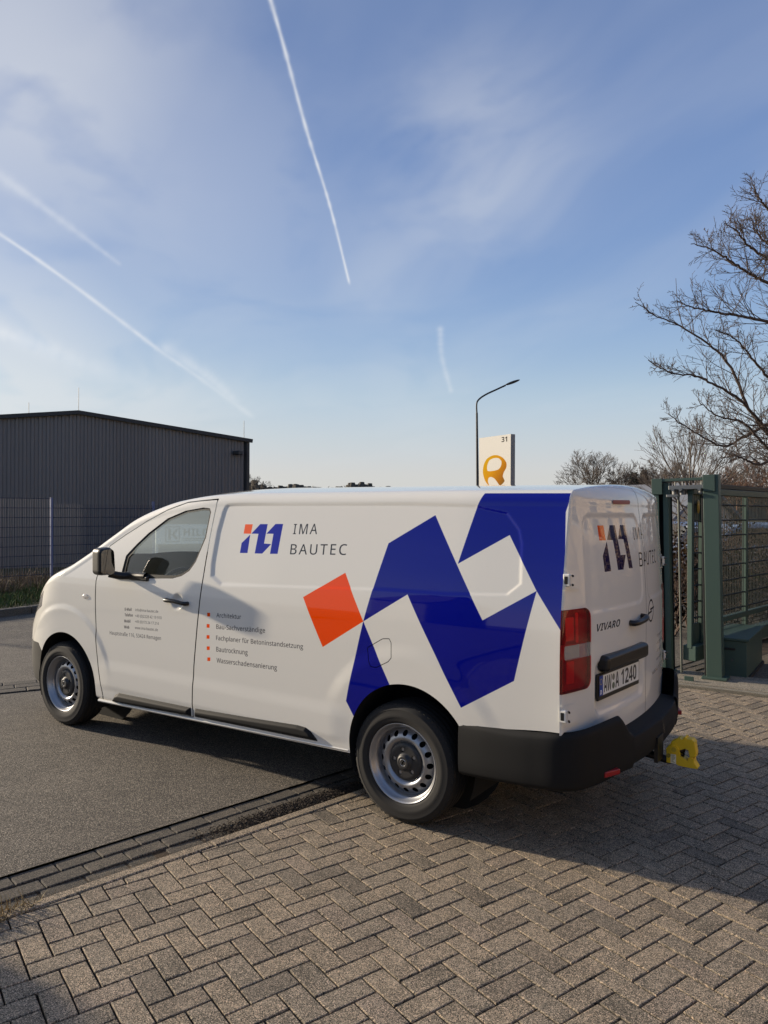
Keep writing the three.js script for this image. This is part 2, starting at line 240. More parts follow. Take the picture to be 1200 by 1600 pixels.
{
  const th = 1.914, A = V(Math.cos(th), 0, Math.sin(th)), B = V(-Math.sin(th), 0, Math.cos(th)), O = V(-0.8193, 0, -1.5737);
  const at = (a, b) => O.clone().addScaledVector(A, a * 0.1).addScaledVector(B, b * 0.1);
  const variants = []; for (let k = 0; k < 18; k++) variants.push(slab(0.1925, 0.0925, 0.03, 0.0026, 100 + k));
  const list = [], rnd = mulberry(77); let count = 0;
  const add = (a, b, dirA) => { const c = at(a, b); const s = sOf(c.x, c.z); if (s > 0.262 + 0.105 || c.x < -7.5 || c.z < -7 || c.z > 4.1 + 0.25 * c.x * 0 || c.x > 3.5) return; if (c.z > 3.42 - 0.1 * c.x && c.x > -6) return; list.push({ c, dirA }); };
  for (let j = -80; j < 110; j++) for (let i = -110; i < 110; i++) { const m = (((i + j) % 4) + 4) % 4; if (m === 0) add(i + 1, j + 0.5, true); if (m === 2) add(i + 0.5, j + 1, false); }
  const proj = (p) => { const d = p.clone().sub(CAM), z = d.dot(FW); return [600 + FOC * d.dot(RT) / z, 800 - FOC * d.dot(UPV) / z, z]; };
  for (const q of list) { const [x, y, z] = proj(q.c); q.k = (z > 0.3 && x > -40 && x < 1240 && y < 1640 && !(x > 545 && x < 960 && y < 1215 && y > 0 && q.c.z > -0.9)) ? 1 / (z * z * z) : 0; }
  list.sort((p, q) => q.k - p.k);
  const rest = paverMat.map(() => []);
  list.forEach((q, n) => {
    const g = variants[Math.floor(rnd() * 18)], mi = rnd() < 0.8 ? Math.floor(rnd() * 3) : 3 + Math.floor(rnd() * 3), yaw = Math.atan2(-A.z, A.x) + (q.dirA ? 0 : Math.PI / 2) + (rnd() - 0.5) * 0.022 + (rnd() < 0.5 ? Math.PI : 0);
    const y = -0.0012 + 0.0022 * (rnd() - 0.5), e = new THREE.Euler((rnd() - 0.5) * 0.012, yaw, (rnd() - 0.5) * 0.009);
    const M4 = new THREE.Matrix4().makeRotationFromEuler(e).setPosition(q.c.x, y, q.c.z), reach = Math.max(...[[0.0975, 0.0475], [0.0975, -0.0475], [-0.0975, 0.0475], [-0.0975, -0.0475]].map((c) => { const p = V(c[0], 0, c[1]).applyMatrix4(M4); return sOf(p.x, p.z); }));
    if (reach > 0.262) { // sawn to the kerb
      const w = g.clone().applyMatrix4(M4), P = w.attributes.position, N = w.attributes.normal, U = w.attributes.uv, sp = []; for (let k = 0; k < P.count; k++) sp.push(P.getX(k), P.getY(k), P.getZ(k), N.getX(k), N.getY(k), N.getZ(k), U.getX(k), U.getY(k));
      const c = cut(sp, (a, b, d) => sOf(a, d) - 0.262); if (c.length) { const gg = soupGeo(c, (a, b, d, u, v) => [u, v]); if (q.c.z < 3 && q.c.z > -4.5) mesh(numbered('edge_paver'), gg, paverMat[mi], pavement); else rest[mi].push(gg); } return;
    }
    if (count < 300 && q.k) { count++; const m = mesh(numbered('paver'), g, paverMat[mi], pavement); m.position.set(q.c.x, y, q.c.z); m.rotation.copy(e); }
    else rest[mi].push(g.clone().applyMatrix4(new THREE.Matrix4().makeRotationFromEuler(e).setPosition(q.c.x, y, q.c.z)));
  });
  rest.forEach((l, k) => { if (l.length) mesh('pavers', merge(l), paverMat[k], pavement).userData.kind = 'stuff'; });
}
{ // gutter: a bed, two rows of dark stones and the flush kerb
  const gut = struct('gutter', flatQuad([[st(0.29, -14).x, st(0.29, -14).z], [st(0.685, -14).x, st(0.685, -14).z], [st(0.685, 14).x, st(0.685, 14).z], [st(0.29, 14).x, st(0.29, 14).z]], -0.024, 0.8), std({ map: texSoil, color: rgb(0.30, 0.25, 0.2), roughness: 1 }));
  const gv = []; for (let k = 0; k < 8; k++) gv.push(slab(0.1985, 0.106, 0.05, 0.005, 400 + k)); const r = mulberry(9), ang = Math.atan2(-GT.z, GT.x);
  [[0.616, 0.0], [0.508, 0.1]].forEach(([s, o], row) => { for (let t = -4.2 + o; t < 5; t += 0.2035) { const c = st(s + (r() - 0.5) * 0.004, t); const m = mesh(numbered('gutter_stone'), gv[Math.floor(r() * 8)], gutterMat[Math.floor(r() * 3)], gut); m.position.set(c.x, -0.008 - 0.005 * row - 0.002 * r(), c.z); m.rotation.set((r() - 0.5) * 0.02, ang + (r() - 0.5) * 0.02, (r() - 0.5) * 0.02); } });
  for (let t = -4; t < 5; t += 0.206) { const c = st(0.40, t + 0.05); const m = mesh(numbered('gutter_stone'), gv[Math.floor(r() * 8)], gutterMat[Math.floor(r() * 3)], gut); m.position.set(c.x, -0.021 - 0.004 * r(), c.z); m.rotation.set(0, ang + (r() - 0.5) * 0.02, -0.02); }
  const kv = []; for (let k = 0; k < 3; k++) kv.push(slab(0.995, 0.066, 0.10, 0.006, 430 + k));
  for (let t = -5.3; t < 4; t += 1.0) { const c = st(0.303, t); const m = mesh(numbered('kerb_stone'), kv[Math.floor(r() * 3)], paverMat[2], gut); m.position.set(c.x, 0.003, c.z); m.rotation.y = ang; }
}
{ // second run of stones across the road mouth
  const p0 = gnd(0, 1076), p1 = gnd(72, 1069), d = p1.clone().sub(p0).normalize(), n = V(-d.z, 0, d.x), r = mulberry(19), ang = Math.atan2(-d.z, d.x);
  const row = struct('channel_row', flatQuad([-3, 6].flatMap((t) => (t < 0 ? [-0.24, 0.24] : [0.24, -0.24]).map((o) => { const q = p0.clone().addScaledVector(d, t).addScaledVector(n, o); return [q.x, q.z]; })), 0.0015, 0.8), std({ map: texSoil, color: rgb(0.22, 0.2, 0.18), roughness: 1 }));
  const gv = []; for (let k = 0; k < 5; k++) gv.push(slab(0.30, 0.148, 0.03, 0.006, 450 + k));
  for (let k = -1; k <= 1; k++) for (let t = -2.8 + 0.1 * k; t < 5.8; t += 0.308) { const c = p0.clone().addScaledVector(d, t).addScaledVector(n, k * 0.155); const m = mesh(numbered('channel_stone'), gv[Math.floor(r() * 5)], gutterMat[2 - (r() < 0.4 ? 1 : 0)], row); m.position.set(c.x, 0.008 + 0.002 * r(), c.z); m.rotation.y = ang + (r() - 0.5) * 0.02; }
}
{ // far kerb and verge
  const kc = new THREE.CatmullRomCurve3(KERB, false, 'centripetal'), L = kc.getLength(), kerb = struct('far_kerb', new THREE.TubeGeometry(new THREE.CatmullRomCurve3(KERB.map((p) => V(p.x + 0.08, -0.03, p.z))), 40, 0.03, 4), std({ color: rgb(0.08, 0.08, 0.08), roughness: 1 }));
  const g = [rbox(0.985, 0.15, 0.15, 0.018, 0, 0.045, 0), rbox(0.985, 0.15, 0.15, 0.022, 0, 0.045, 0)], km = std({ map: texConcrete, color: rgb(0.30, 0.29, 0.27), roughness: 0.95 });
  for (let l = 8; l < 26; l += 1.0) { const p = kc.getPointAt(l / L), tg = kc.getTangentAt(l / L); const m = mesh(numbered('kerb_stone'), g[Math.floor(l) % 2], km, kerb); m.position.set(p.x + 0.075, 0, p.z); m.rotation.y = Math.atan2(-tg.z, tg.x); }
  struct('verge', (() => { const pts = KERB.map((p) => [p.x + 0.15, p.z]); const gq = flatQuad([...pts, [120, 60], [120, -14]], 0.10, 0.3); return gq; })(), std({ map: texGrass, color: rgb(0.8, 0.8, 0.75), roughness: 1 }));
}
// ---------------------------------------------------------------- buildings, fence, street furniture
const LEAN = -0.022;   // the street falls a little, so plumb things lean against the pavement's normal
{ // corrugated warehouse
  const C0 = atDepth(385, 800, 23.4), R1 = atDepth(122, 800, 21.4), du = V(R1.x - C0.x, 0, R1.z - C0.z), half = du.length(); du.normalize();
  const dv = V(-du.z, 0, du.x); if (dv.dot(FW) < 0) dv.negate();
  const eave = CAM.y + 110 / FOC * 23.4, ridge = CAM.y + 152 / FOC * 21.4, LW = 2 * half, D = 18, hy = (u) => eave + (ridge - eave) * (1 - Math.abs(u - half) / half);
  const wh = thing('warehouse', 'dark grey corrugated metal warehouse with a low gable roof behind the mesh fence', 'warehouse', [C0.x, 0.02, C0.z]);
  const clad = [0, 1, 2].map((k) => std({ color: rgb(0.150 + 0.008 * k, 0.142 + 0.008 * k, 0.142 + 0.008 * k), roughness: 0.45, metalness: 0.2 })), trim = std({ color: rgb(0.03, 0.031, 0.034), roughness: 0.5, metalness: 0.2 });
  const P = (u, y, v) => [du.x * u + dv.x * v, y, du.z * u + dv.z * v];
  const sheet = (u0, u1, top, wallAt) => { // trapezoidal ribs every 0.2 m
    const p = [], tri = (a, b, c) => p.push(...a, ...b, ...c), prof = []; for (let u = u0; u < u1 - 1e-4; u += 0.2) prof.push([u, 0], [u + 0.08, 0], [u + 0.108, -0.03], [u + 0.172, -0.03]); prof.push([u1, 0]);
    for (let k = 0; k + 1 < prof.length; k++) { const [a, va] = prof[k], [b, vb] = prof[k + 1]; const A = wallAt(a, 0, va), B = wallAt(b, 0, vb), A2 = wallAt(a, top(a), va), B2 = wallAt(b, top(b), vb); tri(A, A2, B); tri(B, A2, B2); }
    const g = new THREE.BufferGeometry(); g.setAttribute('position', new THREE.Float32BufferAttribute(p, 3)); g.computeVertexNormals(); return g;
  };
  for (let u = 0; u < LW - 0.01; u += 1) mesh('cladding_sheet', sheet(u, Math.min(u + 1, LW), (q) => hy(q) - 0.06, (q, y, v) => P(q, y, v)), clad[Math.floor(hash2(Math.round(u), 3) * 3)], wh);
  for (let v = 0; v < D; v += 1) mesh('cladding_sheet', sheet(v, v + 1, () => eave - 0.05, (q, y, o) => P(-o * -1 * 0 - 0.0 + o * 1, y, q)), clad[Math.floor(hash2(Math.round(v), 4) * 3)], wh);
  const beam = (a, b, w, h) => { const A = V(...a), B = V(...b), L = A.distanceTo(B); const m = new THREE.Matrix4().lookAt(A, B, V(0, 1, 0)); return box(w, h, L).applyMatrix4(m).translate((A.x + B.x) / 2, (A.y + B.y) / 2, (A.z + B.z) / 2); };
  const roofG = []; for (const [a, b] of [[-0.15, half], [LW + 0.15, half]]) { const q = [P(a, hy(clamp(a, 0, LW)) - 0.02, -0.12), P(b, ridge, -0.12), P(b, ridge, D), P(a, hy(clamp(a, 0, LW)) - 0.02, D)]; const s = [0, 1, 2, 0, 2, 3].flatMap((k) => q[k]); const g = new THREE.BufferGeometry(); g.setAttribute('position', new THREE.Float32BufferAttribute(s, 3)); g.computeVertexNormals(); roofG.push(g); }
  const roof = mesh('roof', merge(roofG), trim, wh);
  mesh('verge_trim', merge([beam(P(-0.16, eave - 0.02, -0.10), P(half, ridge, -0.10), 0.10, 0.11), beam(P(LW + 0.16, eave - 0.02, -0.10), P(half, ridge, -0.10), 0.10, 0.11)]), trim, roof);
  mesh('corner_trim', beam(P(0, 0, -0.03), P(0, eave, -0.03), 0.12, 0.12), trim, wh);
  mesh('wall_lamp', merge([rbox(0.28, 0.12, 0.2, 0.02, ...P(0.32, eave - 0.42, -0.16))]), trim, wh);
  for (const [u, h] of [[half, 0.72], [half + 1.3, 0.36], [0.1, 0.6]]) mesh('lightning_rod', bar(V(...P(u, hy(u), -0.05)), V(...P(u, hy(u) + h, -0.05)), 0.008, 5), M0.steelDark, roof);
}
{ // blue mesh fence
  const F0 = atDepth(81, 800, 15.7), F1 = atDepth(240, 800, 17.6), d = V(F1.x - F0.x, 0, F1.z - F0.z), step = d.length(); d.normalize();
  const f = thing('mesh_fence', 'blue steel double rod mesh fence standing in dry weeds before the dark warehouse', 'fence', [F0.x, 0.1, F0.z]); f.rotation.z = LEAN * 0.5;
  const post = std({ color: rgb(0.10, 0.13, 0.26), roughness: 0.45, metalness: 0.2 }), wire = std({ color: rgb(0.020, 0.025, 0.055), roughness: 0.5, metalness: 0.2 });
  for (let k = -2; k <= 2; k++) { mesh('fence_post', rbox(0.06, 1.90 - (k > 0 ? 0.05 : 0), 0.045, 0.006, d.x * k * step, 0.95 - (k > 0 ? 0.025 : 0), d.z * k * step), post, f);
    if (k < 2) { const w = [], H = k < 0 ? 1.84 : 1.72; for (let q = 0.03; q < step; q += 0.05) { const a = d.clone().multiplyScalar(k * step + q); w.push(box(0.006, H, 0.006, a.x, H / 2 + 0.05, a.z)); } mesh('upright_wires', merge(w), wire, f).userData.kind = 'stuff';
      for (let y = 0.08; y < H + 0.04; y += 0.2) mesh('cross_rod', bar(V(d.x * k * step, y, d.z * k * step), V(d.x * (k + 1) * step, y, d.z * (k + 1) * step), 0.007, 4), wire, f); } }
}
{ // street lamp
  const D = 31, q = (x, y) => atDepth(x, y, D), b = q(747.5, 800); const l = thing('street_lamp', 'tall slim street lamp with a curved arm and flat dark head', 'street lamp', [b.x, 0, b.z]);
  const rel = (v) => v.sub(V(b.x, 0, b.z)), dark = std({ color: rgb(0.035, 0.037, 0.04), roughness: 0.5, metalness: 0.3 });
  const j = rel(q(745, 645)); mesh('pole', bar(V(0, 0, 0), j, 0.075, 12, 0.045), dark, l);
  mesh('arm', new THREE.TubeGeometry(new THREE.CatmullRomCurve3([j, rel(q(744.6, 634)), rel(q(745.5, 628)), rel(q(750, 622.5)), rel(q(760, 616)), rel(q(775, 609)), rel(q(790, 602))]), 40, 0.036, 8), dark, l);
  const a = rel(q(789, 602.5)), e = rel(q(812.5, 594)), m = new THREE.Matrix4().lookAt(a, e, V(0, 1, 0)), L = a.distanceTo(e);
  const head = new THREE.SphereGeometry(1, 16, 8).scale(0.13, 0.055, L / 2).applyMatrix4(m).translate((a.x + e.x) / 2, (a.y + e.y) / 2 + 0.02, (a.z + e.z) / 2); mesh('lamp_head', head, dark, l);
}
{ // company totem sign
  const TL = atDepth(748, 800, 28.6), TR = atDepth(798, 800, 27), w = Math.hypot(TR.x - TL.x, TR.z - TL.z), H = CAM.y + 123 / FOC * 27, th = 0.2;
  const s = thing('totem_sign', 'tall cream sign board with golden ring emblem and number 31', 'sign', [(TL.x + TR.x) / 2, 0, (TL.z + TR.z) / 2], Math.atan2(-(TR.z - TL.z), TR.x - TL.x));
  const face = canvasTex(374, Math.round(374 * H / w), (ctx, W, Hh) => {
    ctx.fillStyle = '#c2bfb8'; ctx.fillRect(0, 0, W, Hh);
    const f = (x, y) => { const u = (x - 105) / 425; return [u * W, (y - (830 - 60 * u)) / (8.42 * lerp(40.2, 42.6, u)) * W / w]; };
    const gr = ctx.createLinearGradient(...f(180, 1100), ...f(440, 1440)); gr.addColorStop(0, '#b48d00'); gr.addColorStop(0.45, '#b47c00'); gr.addColorStop(0.8, '#925a04'); gr.addColorStop(1, '#6a4c14'); ctx.fillStyle = gr;
    const smooth = (l) => { const c = new THREE.CatmullRomCurve3(l.map((p) => V(...f(...p), 0)), true, 'catmullrom', 0.4), P = c.getPoints(120); P.forEach((p, i) => i ? ctx.lineTo(p.x, p.y) : ctx.moveTo(p.x, p.y)); ctx.closePath(); };
    ctx.beginPath(); smooth([[247, 1457], [190, 1385], [160, 1280], [172, 1180], [215, 1100], [290, 1056], [360, 1052], [430, 1085], [475, 1150], [473, 1215], [442, 1275], [430, 1330], [452, 1392], [395, 1448], [352, 1398], [318, 1358], [275, 1338], [242, 1350], [230, 1395]]); ctx.fill();
    ctx.fillStyle = '#c2bfb8'; ctx.beginPath(); smooth([[220, 1190], [250, 1120], [310, 1090], [372, 1090], [410, 1130], [405, 1190], [370, 1238], [300, 1258], [226, 1258]]); ctx.fill();
    ctx.fillStyle = '#24221e'; const [tx, ty] = f(408, 880); ctx.font = 'bold 52px sans-serif'; ctx.save(); ctx.translate(tx, ty); ctx.scale(1.35, 1); ctx.fillText('31', 0, 0); ctx.restore();
  });
  mesh('sign_body', rbox(w, H, th, 0.01, 0, H / 2, -th / 2), std({ color: rgb(0.22, 0.22, 0.22), roughness: 0.5 }), s);
  mesh('sign_face', new THREE.PlaneGeometry(w - 0.02, H).translate(0, H / 2, 0.004), phys({ map: face, roughness: 0.9, specularIntensity: 0.2 }), s);
  mesh('plinth', box(w + 0.3, 0.2, 0.6, 0, 0.1, -0.1), std({ color: rgb(0.3, 0.3, 0.29), roughness: 0.9 }), s);
}
// ---- sliding gate, its guide posts, drive box and footing
const green = std({ color: rgb(0.045, 0.082, 0.066), roughness: 0.55 }), rodMat = std({ color: rgb(0.010, 0.016, 0.015), roughness: 0.6 });
{
  const P1 = V(-0.215, 0, 3.86), P2 = V(-0.765, 0, 3.79), mid = V(-0.50, 0, 3.84), dir = V(-0.18, 0, 0.98).normalize(), ang = Math.atan2(-dir.z, dir.x);
  const g = thing('gate_guide_frame', 'green steel guide frame of two posts with rollers holding the sliding gate upright', 'gate frame', [mid.x, 0, mid.z]); g.rotation.z = LEAN;
  { const q = new THREE.Group(); q.name = 'post'; g.add(q); const x = P1.x - mid.x, z = P1.z - mid.z;
    mesh('flange', rbox(0.066, 2.10, 0.014, 0.003, x + 0.02, 1.05, z - 0.030), green, q); mesh('web', rbox(0.012, 2.10, 0.15, 0.003, x + 0.05, 1.05, z + 0.05), green, q);
    mesh('channel', rbox(0.058, 2.06, 0.10, 0.004, x - 0.075, 1.03, z + 0.05), green, q); mesh('back_plate', rbox(0.17, 2.08, 0.012, 0.003, x - 0.03, 1.04, z + 0.11), M0.black, q);
    mesh('cap_plate', rbox(0.108, 0.17, 0.018, 0.003, x + 0.002, 2.02, z - 0.042), green, q); mesh('foot_plate', rbox(0.22, 0.022, 0.22, 0.004, x - 0.02, 0.042, z + 0.02), green, q); mesh('foot_bracket', rbox(0.115, 0.16, 0.018, 0.003, x + 0.0, 0.13, z - 0.044), green, q); }
  { const q = new THREE.Group(); q.name = 'post'; g.add(q); const x = P2.x - mid.x, z = P2.z - mid.z;
    mesh('tube', rbox(0.15, 2.12, 0.13, 0.006, x + 0.005, 1.06, z + 0.03), green, q); mesh('cap_plate', rbox(0.115, 0.17, 0.016, 0.003, x + 0.02, 2.035, z - 0.043), green, q); mesh('inner_strip', rbox(0.02, 1.86, 0.05, 0.003, x + 0.095, 0.98, z + 0.02), M0.black, q); mesh('foot_plate', rbox(0.24, 0.022, 0.22, 0.004, x, 0.042, z + 0.02), green, q); }
  mesh('roller_rod', new THREE.CylinderGeometry(0.012, 0.012, 1.86, 8).translate(0.075, 0.98, 0.0), M0.rod, g);
  const w = P1.x - P2.x; mesh('top_bar', rbox(w, 0.03, 0.06, 0.004, (P1.x + P2.x) / 2 - mid.x, 2.085, (P1.z + P2.z) / 2 - mid.z + 0.02), green, g);
  const st2 = std({ color: rgb(0.20, 0.205, 0.20), metalness: 0.7, roughness: 0.45 });
  for (const dx of [0.10, 0.025, -0.16]) { const r = new THREE.Group(); r.name = 'guide_roller'; g.add(r); mesh('roller', new THREE.CylinderGeometry(0.036, 0.036, 0.06, 16).translate(dx, 1.955, -0.02), M0.steelDark, r); mesh('bolt', merge([new THREE.CylinderGeometry(0.016, 0.016, 0.16, 8).rotateX(Math.PI / 2).translate(dx, 1.975, -0.06), new THREE.CylinderGeometry(0.008, 0.008, 0.12, 6).translate(dx, 2.0, -0.02)]), st2, r); }
  mesh('roller_bracket', merge([rbox(0.36, 0.045, 0.09, 0.006, -0.02, 2.0, -0.02), rbox(0.12, 0.03, 0.1, 0.006, 0.12, 1.915, -0.03)]), st2, g);
  // the leaf
  const lf = thing('sliding_gate', 'green sliding gate leaf with wire mesh and a yellow oval reflector', 'gate', [mid.x, 0, mid.z]); lf.rotation.set(0, ang, 0); lf.rotateX(0); 
  const L = 5.6, s0 = 0.0; // local x runs along the leaf
  mesh('top_rail', rbox(L, 0.07, 0.07, 0.006, L / 2, 1.965, 0), green, lf); mesh('guide_rail', rbox(L - 0.3, 0.05, 0.05, 0.006, L / 2 + 0.15, 2.03, 0), rodMat, lf);
  mesh('lower_rail', rbox(L - 0.3, 0.06, 0.06, 0.006, L / 2 + 0.15, 0.53, 0.0), green, lf);
  mesh('bottom_beam', rbox(L, 0.16, 0.14, 0.01, L / 2, 0.26, 0), green, lf);
  for (const x of [0.02, 0.29, 1.62, 2.95, 4.28, 5.58]) mesh('stile', rbox(x < 0.1 ? 0.05 : 0.07, 1.62, 0.05, 0.005, x, 1.12, 0), green, lf);
  mesh('end_plate', rbox(0.25, 0.30, 0.03, 0.006, 0.155, 1.79, -0.012), green, lf);
  mesh('reflector', new THREE.SphereGeometry(1, 20, 10).scale(0.036, 0.075, 0.010).translate(0.145, 1.80, 0.028), std({ color: rgb(0.30, 0.20, 0.02), roughness: 0.35 }), lf); lf.children[lf.children.length - 1].geometry.translate(0, 0, 0);
  mesh('reflector', new THREE.SphereGeometry(1, 20, 10).scale(0.036, 0.075, 0.010).translate(0.145, 1.80, -0.030), std({ color: rgb(0.30, 0.20, 0.02), roughness: 0.35 }), lf);
  mesh('end_plate', rbox(0.25, 0.24, 0.03, 0.006, 0.155, 0.44, -0.012), green, lf);
  for (let y = 0.62; y < 1.95; y += 0.172) for (const z of [-0.012, 0.012]) mesh('cross_rod', bar(V(0.04, y, z), V(5.56, y, z), 0.0075, 5), rodMat, lf);
  for (let y = 0.40; y < 0.5; y += 0.05) mesh('cross_rod', bar(V(0.3, y, 0), V(5.56, y, 0), 0.004, 4), rodMat, lf);
  const wr = []; for (let x = 0.06; x < 5.56; x += 0.05) wr.push(box(0.0075, 1.60, 0.0075, x, 1.13, 0)); mesh('upright_wires', merge(wr), rodMat, lf).userData.kind = 'stuff';
  mesh('stop_block', rbox(0.12, 0.13, 0.07, 0.004, 0.36, 1.79, 0.02), std({ color: rgb(0.32, 0.33, 0.32), roughness: 0.6 }), lf);
  // drive cabinet
  const c = gnd(1167, 1064), bx = thing('gate_drive_cabinet', 'dark green metal cabinet with a sloped lid on the ground beside the gate', 'cabinet', [c.x, 0, c.z]);
  mesh('cabinet_body', rbox(0.36, 0.40, 1.10, 0.008, 0.18, 0.20, 0.55), green, bx); mesh('lid', rbox(0.40, 0.028, 1.14, 0.008, 0.18, 0.416, 0.55), green, bx);
  mesh('pull', rbox(0.10, 0.02, 0.02, 0.004, 0.16, 0.315, -0.008), M0.black, bx); mesh('lock', new THREE.CylinderGeometry(0.012, 0.012, 0.012, 10).rotateX(Math.PI / 2).translate(0.14, 0.2, -0.004), M0.steelDark, bx); mesh('base_plate', rbox(0.40, 0.03, 1.14, 0.004, 0.18, 0.015, 0.55), M0.black, bx);
  // footing
  const f = thing('gate_footing', 'pale concrete footing slab under the gate posts', 'footing', [mid.x, 0, mid.z]);
  mesh('slab', rbox(1.35, 0.07, 0.62, 0.012, -0.12, 0.0, -0.08).rotateY(0.05), std({ map: texConcrete, color: rgb(0.62, 0.6, 0.54), roughness: 0.95 }), f); mesh('edge_strip', rbox(1.5, 0.045, 0.07, 0.008, -0.30, 0.01, -0.46).rotateY(0.05), std({ map: texConcrete, color: rgb(0.55, 0.55, 0.50), roughness: 0.95 }), f);
  for (const x of [-0.06, 0.18]) mesh('cleat', rbox(0.09, 0.05, 0.02, 0.004, x, 0.055, -0.30), green, f);
}
struct('yard', flatQuad([[st(0.25, 3.75).x, 3.72], [st(0.25, 40).x, 40], [-30, 40], [-30, 3.4], [-7, 3.4], [-0.5, 3.4]], -0.012, 1 / 2.6), asphaltMat);
{ // yellow coupling lock clamped on the tow ball
  const zP = -0.03, q = (x, y) => { const d = ray(900 + x / 5.4545, 1050 + y / 5.4545), p = CAM.clone().addScaledVector(d, (zP - CAM.z) / d.z); return new THREE.Vector2(p.x, p.y); };
  const out = [[768, 650], [785, 628], [808, 618], [812, 592], [850, 580], [862, 566], [885, 560], [905, 575], [925, 550], [938, 556], [942, 568], [990, 575], [1012, 598], [1020, 660], [1026, 692], [1022, 725], [985, 732], [1006, 742], [1010, 770], [1040, 818], [1034, 828], [975, 820], [870, 797], [850, 782], [800, 776], [772, 768]].map((p) => q(...p));
  const hole = [[882, 668], [905, 662], [930, 654], [958, 668], [960, 690], [968, 720], [956, 736], [950, 760], [932, 740], [892, 722]].map((p) => q(...p));
  const sh = new THREE.Shape(out); sh.holes.push(new THREE.Path(hole)); const b = q(900, 690);
  const lk = thing('coupling_lock', 'bright yellow coupling lock clamped on the tow ball of the white van', 'lock', [b.x, b.y - 0.1, zP]);
  const yel = std({ color: rgb(0.78, 0.50, 0.012), roughness: 0.42 }), rel = (g) => g.translate(-b.x, -(b.y - 0.1), 0);
  mesh('lock_body', rel(new THREE.ExtrudeGeometry(sh, { depth: 0.05, bevelEnabled: true, bevelThickness: 0.005, bevelSize: 0.004, bevelOffset: -0.004, bevelSegments: 3 })), yel, lk);
  const cyl = (x, y, r, d, m, n) => { const p = q(x, y); mesh(n, rel(new THREE.CylinderGeometry(r, r, d, 20).rotateX(Math.PI / 2).translate(p.x, p.y, -0.006)), m, lk); };
  cyl(840, 655, 0.024, 0.02, yel, 'lock_barrel'); cyl(840, 655, 0.013, 0.026, std({ color: rgb(0.5, 0.34, 0.02), roughness: 0.5 }), 'key_cover'); cyl(790, 708, 0.011, 0.016, std({ color: rgb(0.25, 0.19, 0.02), roughness: 0.6 }), 'rivet');
  const lt = canvasTex(64, 128, (c, w, h) => { c.fillStyle = '#e8e2c8'; c.fillRect(0, 0, w, h); c.fillStyle = '#8a7a30'; for (let k = 0; k < 9; k++) c.fillRect(8, 10 + k * 12, 20 + 28 * hash2(k, 1), 6); });
  const p = q(832, 738); mesh('sticker', rel(new THREE.PlaneGeometry(0.028, 0.052).rotateY(Math.PI).translate(p.x, p.y, -0.0065)), std({ map: lt, roughness: 0.6 }), lk);
}
{ // roadside board seen through the van's windows
  const A = atDepth(244, 800, 15), B = atDepth(430, 800, 16.2), w = Math.hypot(B.x - A.x, B.z - A.z), y0 = CAM.y - 52 / FOC * 15, y1 = CAM.y - 21 / FOC * 15;
  const o = thing('roadside_board', 'pale company board with grey lettering on white posts, seen through the window of the van', 'sign', [A.x, 0.1, A.z], Math.atan2(-(B.z - A.z), B.x - A.x));
  const tx = canvasTex(1024, 180, (c, W, H) => { c.fillStyle = '#c9d2d6'; c.fillRect(0, 0, W, H); c.strokeStyle = '#5d6a75'; c.lineWidth = 9; c.strokeRect(78, 22, 110, 136); c.fillStyle = '#5d6a75'; c.fillRect(98, 40, 22, 100); c.beginPath(); c.moveTo(124, 92); c.lineTo(164, 40); c.lineTo(178, 52); c.lineTo(146, 92); c.lineTo(178, 130); c.lineTo(160, 140); c.fill(); c.font = 'bold 96px sans-serif'; c.fillText('HILGER', 215, 108); c.fillRect(215, 128, 420, 10); c.fillRect(215, 148, 360, 7); });
  mesh('board', rbox(w, y1 - y0, 0.04, 0.008, w / 2, (y0 + y1) / 2 - 0.1, -0.025), std({ color: rgb(0.5, 0.5, 0.5), roughness: 0.6 }), o); mesh('board_face', new THREE.PlaneGeometry(w, y1 - y0).translate(w / 2, (y0 + y1) / 2 - 0.1, -0.001), phys({ map: tx, roughness: 0.9, specularIntensity: 0.2 }), o);
  for (const x of [0.03, w - 0.03]) mesh('post', new THREE.CylinderGeometry(0.03, 0.03, y1 + 0.05, 12).translate(x, (y1 + 0.05) / 2 - 0.05, -0.075), std({ color: rgb(0.6, 0.6, 0.6), roughness: 0.5 }), o);
}
